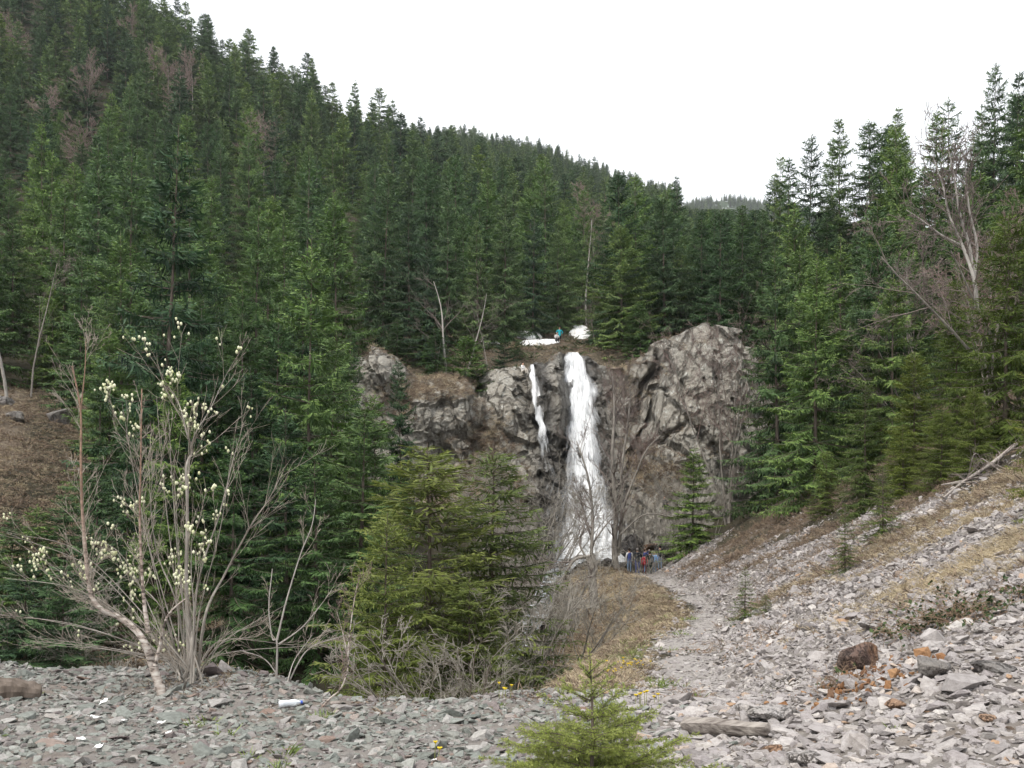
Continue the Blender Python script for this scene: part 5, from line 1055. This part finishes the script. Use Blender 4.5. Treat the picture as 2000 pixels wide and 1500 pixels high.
# ------------------------------------------------------------------ the little spruce in front, needle by needle
def sapling():
    rng = np.random.default_rng(70); D = 5.3; X = (1150 - 1000) / FP * D; z0 = gz(X, D) - 0.02; H = (HOR - 1268) / FP * D - z0
    t = thing('spruce_tree', 'bright yellow-green little spruce in front, at the bottom of the gravel', 'spruce', (X, D, z0)); segs = []; B, T, TI, TP_ = [], [], [], []
    lean = np.array([0.01, 0, 0])
    def needles(p, q, dens, ln, tip):
        n = max(3, int(np.linalg.norm(q - p) * dens)); f = rng.random(n); d = unit(q - p); v = rng.normal(0, 1, (n, 3)); v -= (v @ d)[:, None] * d; v = unit(v); v[:, 2] = v[:, 2] + 0.15
        B.append(p + (q - p) * f[:, None]); T.append(unit(d * 0.75 + v) * (ln * rng.uniform(0.7, 1.2, n))[:, None]); TI.append(rng.random(n)); TP_.append(np.clip(tip + rng.normal(0, 0.2, n), 0, 1))
    def twig(p, d, L, r, lvl):
        ns = max(2, int(L / 0.045)); q = p
        for i in range(ns):
            d = unit(d + rng.normal(0, 0.07, 3) + np.array([0, 0, 0.02 if lvl else -0.015 + 0.05 * i / ns])); e = q + d * L / ns; segs.append((lvl, q, e, r * (1 - 0.8 * i / ns), r * (1 - 0.8 * (i + 1) / ns))); needles(q, e, 560, 0.020, i / ns * 0.6 + 0.15 * lvl)
            if lvl < 2 and i > 0 or (lvl == 0 and L > 0.2):
                for sd in (-1, 1):
                    if rng.random() < 0.85:
                        s_ = unit(np.cross(d, np.array([0, 0, 1.0]))) * sd; ll_ = L * rng.uniform(0.25, 0.48) * (1 - 0.55 * i / ns)
                        if ll_ > 0.03: twig(e, unit(d * 0.75 + s_ * 0.8 + np.array([0, 0, rng.normal(-0.05, 0.12)])), ll_, r * 0.5, lvl + 1)
            q = e
    zs = np.linspace(0, 1, 14); tr = np.stack([0.02 * np.sin(zs * 3), 0 * zs, zs * H], 1)
    for i in range(13): segs.append((-1, tr[i], tr[i + 1], 0.012 * (1 - zs[i]) + 0.0025, 0.012 * (1 - zs[i + 1]) + 0.0025))
    for i in range(11, 13): needles(tr[i], tr[i + 1], 700, 0.02, 0.8)
    z = 0.05 * H
    while z < H * 0.93:
        f = z / H; n = 9 if f < 0.4 else 6; a0 = rng.uniform(0, 6.28)
        for k in range(n):
            a = a0 + k * 6.283 / n + rng.normal(0, 0.2); L = (0.62 * (1 - f) ** 1.2 + 0.045) * rng.uniform(0.75, 1.15); el = 0.05 + 0.7 * f; twig(np.array([0, 0, z]) + rng.normal(0, 0.008, 3), np.array([math.cos(a) * math.cos(el), math.sin(a) * math.cos(el), math.sin(el)]), L, 0.005, 0)
        z += H * (0.085 if f < 0.45 else 0.12) * rng.uniform(0.85, 1.15)
    obj('trunk', seg_mesh('trunk', segs, 5, M['bark']), t)
    B_, T_ = np.concatenate(B), np.concatenate(T); W = unit(np.cross(T_, rng.normal(0, 1, T_.shape))) * 0.0021; V, F = kites(B_, T_, W)
    obj('crown', mesh_of('crown', V, F, M['needle_young'], attrs={'tint': np.repeat(np.concatenate(TI), 4), 'tip': np.repeat(np.concatenate(TP_), 4)}), t).color = (2.0, 1.9, 1.7, 1); print('sapling needles', len(B_))
sapling()
# ------------------------------------------------------------------ brambles, deadwood, logs
def bramble(px, py, w, n, label, seed):
    rng = np.random.default_rng(seed); X, D, Z = hit(px, py); t = thing('bramble_bush', label, 'shrub', (X, D, Z)); segs, tips = [], []; r = w / FP * D / 2
    for i in range(n):
        x, y = rng.normal(0, r * 0.5), rng.normal(0, r * 0.25); p = np.array([X + x, D + y, gz(X + x, D + y) - 0.02]); a = rng.uniform(0, 6.28)
        grow(rng, p, unit(np.array([math.cos(a) * 0.9, math.sin(a) * 0.6, rng.uniform(0.4, 1.1)])), rng.uniform(0.25, 0.55) * r / 0.45, 0.004, 0, 2, segs, tips, up=-0.14, wob=0.14, nch=(4, 3), start=0.15)
    off = np.array(t.location); obj('stems', seg_mesh('stems', [(l, a - off, b - off, x, y) for l, a, b, x, y in segs], 4, M['bracken_stem'], 0.0018), t)
    P = np.array([a for l, a, b, x, y in segs if l >= 1]) - off; P = P[rng.random(len(P)) < (0.16 if seed < 304 else 0.02)]; m_ = len(P); d = unit(rng.normal(0, 1, (m_, 3)) + np.array([0, 0, -0.1])); T = d * rng.uniform(0.03, 0.06, m_)[:, None]; W = unit(np.cross(T, np.array([0, 0, 1.0]) + rng.normal(0, 0.4, (m_, 3)))) * rng.uniform(0.012, 0.022, m_)[:, None]
    V, F = kites(P, T, W); stuff(obj('leaves', mesh_of('leaves', V, F, M['bramble_leaf'], attrs={'tint': np.repeat(rng.random(m_), 4)}), t)); return t
M['bracken_stem'] = bark_mat('bramble_stems', (0.17, 0.11, 0.075), (0.36, 0.26, 0.18), 8, 1)
bramble(1850, 1218, 190, 80, 'tangled bramble with dark leaves and brown stalks on the bank above the terrace', 301)
bramble(1965, 1190, 110, 24, 'smaller bramble on the same bank at the picture edge', 302)
bramble(1755, 1232, 70, 14, 'thin bramble trailing over rock beside the large tangle', 303)
bramble(1385, 1275, 90, 14, 'low reddish brush beside the lower footpath', 304)
bramble(1345, 1365, 110, 18, 'brown brush along the near end of the footpath', 305)
bramble(1655, 1335, 120, 26, 'dead brown brush tangled round the rusty boulder', 307)
bramble(1480, 1262, 110, 16, 'wispy brown brush on the scree below the tiny spruce', 306)
def log(label, pts, r0, r1, mat, seed, name='log'):
    rng = np.random.default_rng(seed); c = catmull(pts, 26); k = 14; th = np.arange(k) * 2 * np.pi / k; V = []
    rr = np.linspace(r0, r1, 26); prof = 1 + rng.normal(0, 0.10, k)
    for i in range(26):
        d = unit(c[min(i + 1, 25)] - c[max(i - 1, 0)]); a = unit(np.cross(d, np.array([0, 0, 1.0]))); b_ = np.cross(d, a); p = prof * (1 + 0.05 * np.sin(i * 0.9 + th * 3)) + rng.normal(0, 0.02, k)
        V.append(c[i] + (np.cos(th)[:, None] * a + np.sin(th)[:, None] * b_) * (rr[i] * p)[:, None])
    V = np.concatenate(V); i = np.arange(25)[:, None] * k; j = np.arange(k)[None]; F = np.stack([i + j, i + (j + 1) % k, i + k + (j + 1) % k, i + k + j], -1).reshape(-1, 4)
    e0, e1 = len(V), len(V) + 1; V = np.concatenate([V, [c[0] - unit(c[1] - c[0]) * 0.01], [c[-1] + unit(c[-1] - c[-2]) * 0.02]]); j = np.arange(k)
    F = np.concatenate([F, np.stack([j, np.full(k, e0), np.full(k, e0), (j + 1) % k], 1)[:0]])
    me = bpy.data.meshes.new(name); faces = F.tolist() + [[int((x + 1) % k), int(x), e0] for x in range(k)] + [[25 * k + int(x), 25 * k + int((x + 1) % k), e1] for x in range(k)]
    me.from_pydata(V.tolist(), [], faces); me.materials.append(mat); me.update(); return tag(obj(name, me), label, 'log')
def gpt(px, py, lift): x, d, z = hit(px, py); return np.array([x, d, z + lift])
M['log'] = bark_mat('weathered_log', (0.12, 0.10, 0.088), (0.37, 0.335, 0.30), 26, 1)
for n_ in M['log'].node_tree.nodes:
    if n_.type == 'MAPPING': n_.inputs['Scale'].default_value = (0.08, 1, 1)
    if n_.type == 'BUMP': n_.inputs['Strength'].default_value = 1.0
a_, b_ = gpt(1338, 1432, 0.05), gpt(1500, 1440, 0.05); log('grey weathered log lying on the gravel behind the front spruce', [a_, a_ * 0.66 + b_ * 0.34 + np.array([0, 0, 0.008]), a_ * 0.33 + b_ * 0.67, b_], 0.062, 0.042, M['log'], 5)
a_, b_ = gpt(-40, 1368, 0.05), gpt(78, 1362, 0.04); log('dark rotten log half sunk in gravel at the picture edge', [a_, a_ * 0.5 + b_ * 0.5 + np.array([0, 0, 0.03]), b_], 0.13, 0.07, M['bark'], 6)
def deadfall():
    rng = np.random.default_rng(310); P = [at(1842, 965, 24), at(1880, 925, 25), at(1935, 880, 26), at(1985, 815, 27)]
    P = [np.array([p[0], p[1], gz(p[0], p[1]) + 0.12 + 0.05 * i]) for i, p in enumerate(P)]; t = thing('fallen_tree', 'fallen pale tree with bare roots and branches sprawled at the top of the scree', 'tree', tuple(P[0])); segs, tips = [], []
    stem(rng, P, 0.025, 0.055, 20, 3, segs, tips, 22, 0.8, up=-0.02)
    for k in range(8): stem(rng, [P[1] + rng.normal(0, 0.5, 3) * np.array([1, 1, 0.1]), P[1] + rng.normal(0, 0.6, 3) * np.array([1, 1, 0.3]) + np.array([0.4, 0, 0.35]), P[1] + np.array([rng.uniform(-0.6, 1.6), rng.normal(0, 0.6), rng.uniform(0.1, 0.9)])], 0.018, 0.005, 10, 2, segs, tips, 5, 0.4)
    finish_tree(t, segs, 0.004, M['dead_wood'], M['twig'])
deadfall()

# ------------------------------------------------------------------ snow
def snow(px, D, w, dep, label, seed):
    rng = np.random.default_rng(seed); X = (px - 1000) / FP * D; rx = w / FP * D / 2; na, nrr = 40, 7; th = np.arange(na) * 2 * np.pi / na
    out = 0.7 + 0.6 * vnoise(np.cos(th) * 1.7 + seed, np.sin(th) * 1.7, seed=seed); V = []; z0 = gz(X, D)
    for i in range(nrr):
        f = i / (nrr - 1); x = X + np.cos(th) * rx * out * f; y = D + np.sin(th) * dep * out * f; z = ground_z(x, y) + 0.5 * np.sqrt(np.maximum(0, 1 - f * f)) - 0.06 * f + 0.08
        V.append(np.stack([x - X, y - D, z - z0], 1))
    V = np.concatenate(V); i = np.arange(nrr - 1)[:, None] * na; j = np.arange(na)[None]; F = np.stack([i + j, i + (j + 1) % na, i + na + (j + 1) % na, i + na + j], -1).reshape(-1, 4)
    return tag(obj('snow_patch', mesh_of('snow_patch', V, F, M['snow'], smooth=True), loc=(X, D, z0)), label, 'snow')
snow(1052, 100, 92, 4.0, 'long white snow patch left of the person in teal', 3)
snow(1032, 108, 60, 3.2, 'thin broken snow behind the long patch above the side fall', 4)
snow(1134, 110, 44, 6.0, 'thick white snow patch right of the person in teal', 5)
snow(1123, 117, 18, 2.0, 'small snow cap just above the thick patch', 6)
snow(955, 98, 40, 2.5, 'dull snow patch between brink spruces and slim stems', 7)
snow(742, 88.5, 34, 1.2, 'streak of snow on top of the grey outcrop', 8)
snow(1384, 93, 16, 1.0, 'scrap of snow on top of the lichened wall', 9)

# ------------------------------------------------------------------ litter on the gravel
m, nt, nn, ll, b = new_mat('white_paper'); b.inputs['Base Color'].default_value = (0.8, 0.8, 0.78, 1); spec(b, 0.8, 0.2); M['paper'] = m
m, nt, nn, ll, b = new_mat('clear_plastic'); b.inputs['Base Color'].default_value = (0.80, 0.84, 0.88, 1); spec(b, 0.15, 0.5); b.inputs['Transmission Weight'].default_value = 0.35; M['plastic'] = m
m, nt, nn, ll, b = new_mat('blue_plastic'); b.inputs['Base Color'].default_value = (0.06, 0.12, 0.50, 1); spec(b, 0.35, 0.4); M['bluecap'] = m
def lathe(prof, k=14):
    p = np.array(prof, float); th = np.arange(k) * 2 * np.pi / k; V = np.stack([p[:, :1] * np.cos(th), p[:, :1] * np.sin(th), np.repeat(p[:, 1:], k, 1)], -1).reshape(-1, 3); i = np.arange(len(p) - 1)[:, None] * k; j = np.arange(k)[None]
    return V, np.stack([i + j, i + (j + 1) % k, i + k + (j + 1) % k, i + k + j], -1).reshape(-1, 4)
X, D, Z = hit(568, 1385); bt = thing('plastic_bottle', 'crumpled clear plastic bottle with a blue cap lying on the gravel', 'bottle', (X, D, Z + 0.045)); bt.rotation_euler = (math.radians(90), math.radians(8), math.radians(-62))
V, F = lathe([(0.001, 0.10), (0.026, 0.10), (0.031, 0.09), (0.031, 0.06), (0.027, 0.05), (0.030, 0.04), (0.026, 0.02), (0.030, 0.0), (0.031, -0.03), (0.024, -0.055), (0.012, -0.075), (0.012, -0.085), (0.001, -0.086)]); V[:, 0] *= 1 - 0.25 * np.sin(V[:, 2] * 60) * 0.5
obj('body', mesh_of('body', V, F, M['plastic'], smooth=True), bt); V, F = lathe([(0.001, -0.080), (0.0145, -0.080), (0.0145, -0.097), (0.001, -0.098)]); obj('cap', mesh_of('cap', V, F, M['bluecap']), bt)
def scrap(px, py, w, seed, label):
    rng = np.random.default_rng(seed); X, D, Z = hit(px, py); r = w / FP * D / 2; n = 7; g_ = np.linspace(-1, 1, n); a, b_ = np.meshgrid(g_, g_, indexing='ij'); h = 0.45 * vnoise(a * 2.2 + seed, b_ * 2.2, seed=seed)
    sh = 1 - 0.35 * vnoise(a * 1.5, b_ * 1.5 + seed, seed=seed + 2); V = np.stack([a * r * sh, b_ * r * 0.8 * sh, h * r], -1).reshape(-1, 3); i = np.arange(n * n).reshape(n, n); F = np.stack([i[:-1, :-1], i[1:, :-1], i[1:, 1:], i[:-1, 1:]], -1).reshape(-1, 4)
    o = obj('paper_scrap', mesh_of('paper_scrap', V, F, M['paper']), loc=(X, D, Z + 0.03), rot=(rng.normal(0, .2), rng.normal(0, .2), rng.uniform(0, 6))); sd_ = o.modifiers.new('thickness', 'SOLIDIFY'); sd_.thickness = 0.002; return tag(o, label, 'litter')
for k, a in enumerate(((203, 1380, 24, 'white paper scrap on the gravel in front of the crooked birch'), (185, 1412, 34, 'pinkish-white torn paper below the scrap near the birch'), (316, 1420, 20, 'white scrap on gravel under the willow stems'), (330, 1440, 16, 'small white scrap just below the one under the willow'), (158, 1452, 20, 'white scrap lowest down on the gravel corner'), (192, 1468, 24, 'flat white scrap beside the lowest one on the gravel'), (242, 1416, 16, 'tiny white scrap between the torn paper and the willow'), (848, 1495, 14, 'white scrap beside the single yellow flower'))):
    scrap(a[0], a[1], a[2], 330 + k, a[3])

# ------------------------------------------------------------------ people
def cloth(name, c): return plain(name, c, 0.85, 0.2, 0.12, 10)
CL = dict(skin=cloth('skin', (0.50, 0.31, 0.23)), navy=cloth('navy_cloth', (0.06, 0.085, 0.26)), jeans=cloth('blue_jeans', (0.16, 0.22, 0.32)), dark=cloth('dark_jacket', (0.045, 0.05, 0.06)), red=cloth('red_jacket', (0.62, 0.03, 0.06)), maroon=cloth('maroon_trousers', (0.10, 0.012, 0.02)),
          green=cloth('dark_green_coat', (0.025, 0.035, 0.030)), redboot=cloth('red_boots', (0.65, 0.03, 0.02)), sky=cloth('light_blue_shirt', (0.25, 0.48, 0.85)), black=cloth('black_top', (0.012, 0.012, 0.018)), white=cloth('white_shirt', (0.78, 0.76, 0.74)), teal=cloth('teal_shirt', (0.03, 0.42, 0.50)),
          shoe=cloth('dark_shoes', (0.03, 0.03, 0.03)), hair=cloth('dark_hair', (0.018, 0.013, 0.010)), blond=cloth('blond_hair', (0.42, 0.30, 0.14)), grey=cloth('grey_hair', (0.30, 0.27, 0.25)), brown=cloth('brown_hair', (0.12, 0.06, 0.03)), cream=cloth('cream_trousers', (0.55, 0.50, 0.44)))
def person(label, loc, H, yaw, top, legs, shoes, hair, sleeve=None, pose='stand', arms='down', broad=1.0, lean=0.0, feet=None):
    """one continuous skinned figure; faces -Y before the yaw turn"""
    sleeve = sleeve or top; J, E = [], []
    def j(x, y, z, r, rz=None): J.append((x, y, z, r, rz or r)); return len(J) - 1
    def e(a, b, zone): E.append((a, b, zone)); return b
    sit = pose == 'sit'; pz = 0.10 if sit else 0.52
    pel = j(0, 0, pz, 0.075 * broad, 0.062); sp = j(0, 0.012, pz + 0.10, 0.070 * broad, 0.055); ch = j(0, 0.008 - lean, pz + 0.22, 0.088 * broad, 0.066); nk = j(0, 0.0 - lean * 1.3, pz + 0.315, 0.034); hb = j(0, -0.010 - lean * 1.4, pz + 0.36, 0.046); hd = j(0, -0.008 - lean * 1.5, pz + 0.405, 0.052); ht = j(0, 0.0 - lean * 1.5, pz + 0.445, 0.040)
    e(pel, sp, 'top'); e(sp, ch, 'top'); e(ch, nk, 'top'); e(nk, hb, 'skin'); e(hb, hd, 'skin'); e(hd, ht, 'skin')
    ns = j(0, -0.062 - lean * 1.5, pz + 0.395, 0.012); e(hd, ns, 'skin')
    for s in (-1, 1):
        hp = j(s * 0.048 * broad, 0, pz - 0.02, 0.056)
        if sit: kn = j(s * 0.075, -0.235, pz + 0.09, 0.042); an = j(s * 0.065, -0.27, pz - 0.15, 0.026); to = j(s * 0.07, -0.34, pz - 0.175, 0.022)
        else: kn = j(s * 0.055, -0.012, 0.285, 0.042); an = j(s * 0.058, 0.008, 0.045, 0.027); to = j(s * 0.072, -0.075, 0.022, 0.023)
        e(pel, hp, 'leg'); e(hp, kn, 'leg'); e(kn, an, 'leg'); e(an, to, 'shoe')
        sh = j(s * 0.100 * broad, 0.005 - lean, pz + 0.285, 0.042)
        if arms == 'up' and s == 1 or arms == 'camera': el = j(s * 0.13 * broad, -0.10, pz + 0.20, 0.032); wr = j(s * 0.045, -0.16, pz + 0.36, 0.022); ha = j(s * 0.03, -0.165, pz + 0.40, 0.020)
        elif arms == 'wave' and s == 1: el = j(s * 0.17, -0.03, pz + 0.34, 0.030); wr = j(s * 0.16, -0.06, pz + 0.48, 0.021); ha = j(s * 0.155, -0.065, pz + 0.53, 0.020)
        elif arms == 'hips': el = j(s * 0.20, 0.03, pz + 0.17, 0.030); wr = j(s * 0.115, -0.03, pz + 0.06, 0.021); ha = j(s * 0.10, -0.05, pz + 0.03, 0.020)
        elif sit: el = j(s * 0.13, -0.06, pz + 0.15, 0.030); wr = j(s * 0.07, -0.19, pz + 0.13, 0.021); ha = j(s * 0.05, -0.23, pz + 0.125, 0.019)
        else: el = j(s * 0.135 * broad, 0.015, pz + 0.125, 0.031); wr = j(s * 0.13 * broad, -0.025, pz - 0.03, 0.022); ha = j(s * 0.125 * broad, -0.035, pz - 0.08, 0.020)
        e(ch, sh, 'sleeve'); e(sh, el, 'sleeve'); e(el, wr, 'sleeve'); e(wr, ha, 'skin')
    me = bpy.data.meshes.new('person'); me.from_pydata([(a[0] * H, a[1] * H, a[2] * H) for a in J], [(a, b) for a, b, _ in E], []); o = bpy.data.objects.new('person', me); COL.objects.link(o)
    md = o.modifiers.new('skin', 'SKIN'); md.use_smooth_shade = True; o.modifiers.new('sub', 'SUBSURF').levels = 1
    for v, a in zip(me.skin_vertices[0].data, J): v.radius = (a[3] * H, a[4] * H)
    me.skin_vertices[0].data[0].use_root = True
    dg = bpy.context.evaluated_depsgraph_get(); bm_ = bpy.data.meshes.new_from_object(o.evaluated_get(dg)); bpy.data.objects.remove(o)
    zone = dict(top=0, sleeve=1, leg=2, shoe=3, skin=4); bm_.materials.clear()
    for mt in (top, sleeve, legs, shoes, 'skin'): bm_.materials.append(CL[mt])
    P = np.array([a[:3] for a in J]) * H; A = P[[x[0] for x in E]]; Bq = P[[x[1] for x in E]]; zz = np.array([zone[x[2]] for x in E])
    cen = np.array([p.center[:] for p in bm_.polygons]); ab = Bq - A; tt = np.clip(((cen[:, None] - A) * ab).sum(-1) / (ab * ab).sum(-1), 0, 1); dd = np.linalg.norm(cen[:, None] - (A + tt[..., None] * ab), axis=-1)
    rad = np.array([J[x[1]][3] for x in E]) * H; bm_.polygons.foreach_set('material_index', zz[(dd / rad).argmin(1)].astype(np.int32))
    p = obj('person', bm_, loc=loc, rot=(0, 0, yaw)); tag(p, label, 'person')
    if hair:
        c = np.array(J[5][:3]) * H; b2 = bmesh.new(); bmesh.ops.create_uvsphere(b2, u_segments=14, v_segments=9, radius=1.0)
        for v in b2.verts: v.co = Vector((v.co.x * 0.057 * H, v.co.y * 0.062 * H + 0.012 * H, v.co.z * 0.062 * H + 0.008 * H)) + Vector(c)
        bmesh.ops.delete(b2, geom=[v for v in b2.verts if (v.co.z - c[2]) < 0.0 and (v.co.y - c[1]) < 0.005 * H], context='VERTS'); hm = bpy.data.meshes.new('hair'); b2.to_mesh(hm); b2.free(); hm.materials.append(CL[hair]); obj('hair', hm, p)
    return p
PI = math.pi
def stand(px, D, dz=0.0): X = (px - 1000) / FP * D; return (X, D, gz(X, D) + dz)
def at_feet(px, py, D): return tuple(at(px, py, D))
for label, px, D, py, H, yaw, kw in (
    ('person with white sleeves and navy vest beside the twin-stemmed alder', 1229, 66.6, 1124, 1.70, PI + 0.3, dict(top='navy', sleeve='white', legs='jeans', shoes='shoe', hair='hair')),
    ('broad grey-haired person in a dark jacket and navy trousers, back turned', 1245, 66.4, 1125, 1.76, PI, dict(top='dark', legs='navy', shoes='shoe', hair='grey', broad=1.2)),
    ('small person in a red jacket and dark red trousers between two dark coats', 1259, 66.2, 1125, 1.40, PI - 0.2, dict(top='red', legs='maroon', shoes='shoe', hair='navy')),
    ('person in a dark green coat and bright red boots, back turned', 1269, 66.0, 1124, 1.56, PI + 0.1, dict(top='green', legs='green', shoes='redboot', hair='hair', broad=1.15)),
    ('blond child in a light blue shirt beside the dark green coat', 1278, 66.3, 1123, 1.42, PI - 0.1, dict(top='sky', legs='jeans', shoes='shoe', hair='blond')),
    ('person in a black top and jeans with one arm raised', 1289, 66.1, 1123, 1.64, PI + 0.2, dict(top='black', legs='jeans', shoes='redboot', hair='hair', arms='wave')),
    ('photographer in navy and light blue raising a camera behind the group', 1260, 68.3, 1113, 1.68, PI / 2 + 0.3, dict(top='navy', sleeve='navy', legs='sky', shoes='shoe', hair='brown', arms='camera'))):
    p = at_feet(px, py, D); g_ = gz(p[0], p[1]); fig = person(label, (p[0], p[1], g_ - 0.02), H, yaw, **kw)
    if kw.get('arms') == 'camera': HOLD = (fig.location + Euler((0, 0, yaw)).to_matrix() @ Vector((0, -0.185 * H, 0.925 * H)), yaw)
px_, z_ = 1297, 0.25; D_ = cliff_D(px_, z_) - 0.35
person('person in dark clothes sitting on the rocky slope above the group', ((px_ - 1000) / FP * D_, D_, z_), 1.65, 0.5, 'dark', 'black', 'shoe', 'brown', pose='sit')
p = stand(1093, 99.0); person('person in a teal shirt with hands on hips above the falls', p, 1.66, 0.1, 'teal', 'black', 'shoe', 'brown', arms='hips')
p = stand(1087, 96.0); person('person in white sitting at the feet of the one in teal', (p[0], p[1], p[2] + 0.12), 1.62, 0.2, 'white', 'black', 'shoe', None, pose='sit', lean=0.05)
px_, z_ = 1021, (HOR - 735) / FP * 85.5; D_ = cliff_D(px_, z_) - 0.2
person('person in white sitting with drawn-up knees on the brink by the side fall', ((px_ - 1000) / FP * D_, D_, z_ + 0.1), 1.66, 0.9, 'white', 'cream', 'shoe', 'hair', pose='sit')
m, nt, nn, ll, b = new_mat('camera_body'); b.inputs['Base Color'].default_value = (0.6, 0.6, 0.6, 1); spec(b, 0.3, 0.5); M['cam'] = m
ct = thing('handheld_camera', 'small silver camera held up by the photographer behind the group', 'camera', HOLD[0]); ct.rotation_euler = (0, 0, HOLD[1])
bm = bmesh.new(); bmesh.ops.create_cube(bm, size=1.0); bmesh.ops.scale(bm, vec=(0.12, 0.035, 0.07), verts=bm.verts); bmesh.ops.bevel(bm, geom=bm.edges[:], offset=0.006, segments=2, affect='EDGES'); me = bpy.data.meshes.new('body'); bm.to_mesh(me); bm.free(); me.materials.append(M['cam']); obj('body', me, ct)
V, F = lathe([(0.001, 0.045), (0.022, 0.045), (0.024, 0.015), (0.028, 0.0)]); o = obj('lens', mesh_of('lens', V, F, CL['black'], smooth=True), ct); o.rotation_euler = (math.radians(90), 0, 0); o.location = (0, -0.017, 0)

# ------------------------------------------------------------------ thin spring haze over the whole valley
bm = bmesh.new(); bmesh.ops.create_cube(bm, size=1.0); me = bpy.data.meshes.new('haze'); bm.to_mesh(me); bm.free()
hz = stuff(obj('haze', me, loc=(0, 1150, 300), scl=(3600, 2500, 720)))
m = bpy.data.materials.new('haze'); m.use_nodes = True; m.node_tree.nodes.clear(); ho = m.node_tree.nodes.new('ShaderNodeOutputMaterial'); pv = m.node_tree.nodes.new('ShaderNodeVolumePrincipled')
pv.inputs['Color'].default_value = (0.93, 0.96, 1.0, 1); pv.inputs['Density'].default_value = 0.00010; pv.inputs['Anisotropy'].default_value = 0.0
m.node_tree.links.new(pv.outputs[0], ho.inputs['Volume']); me.materials.append(m)
hz['label'] = 'thin pale haze filling the valley'
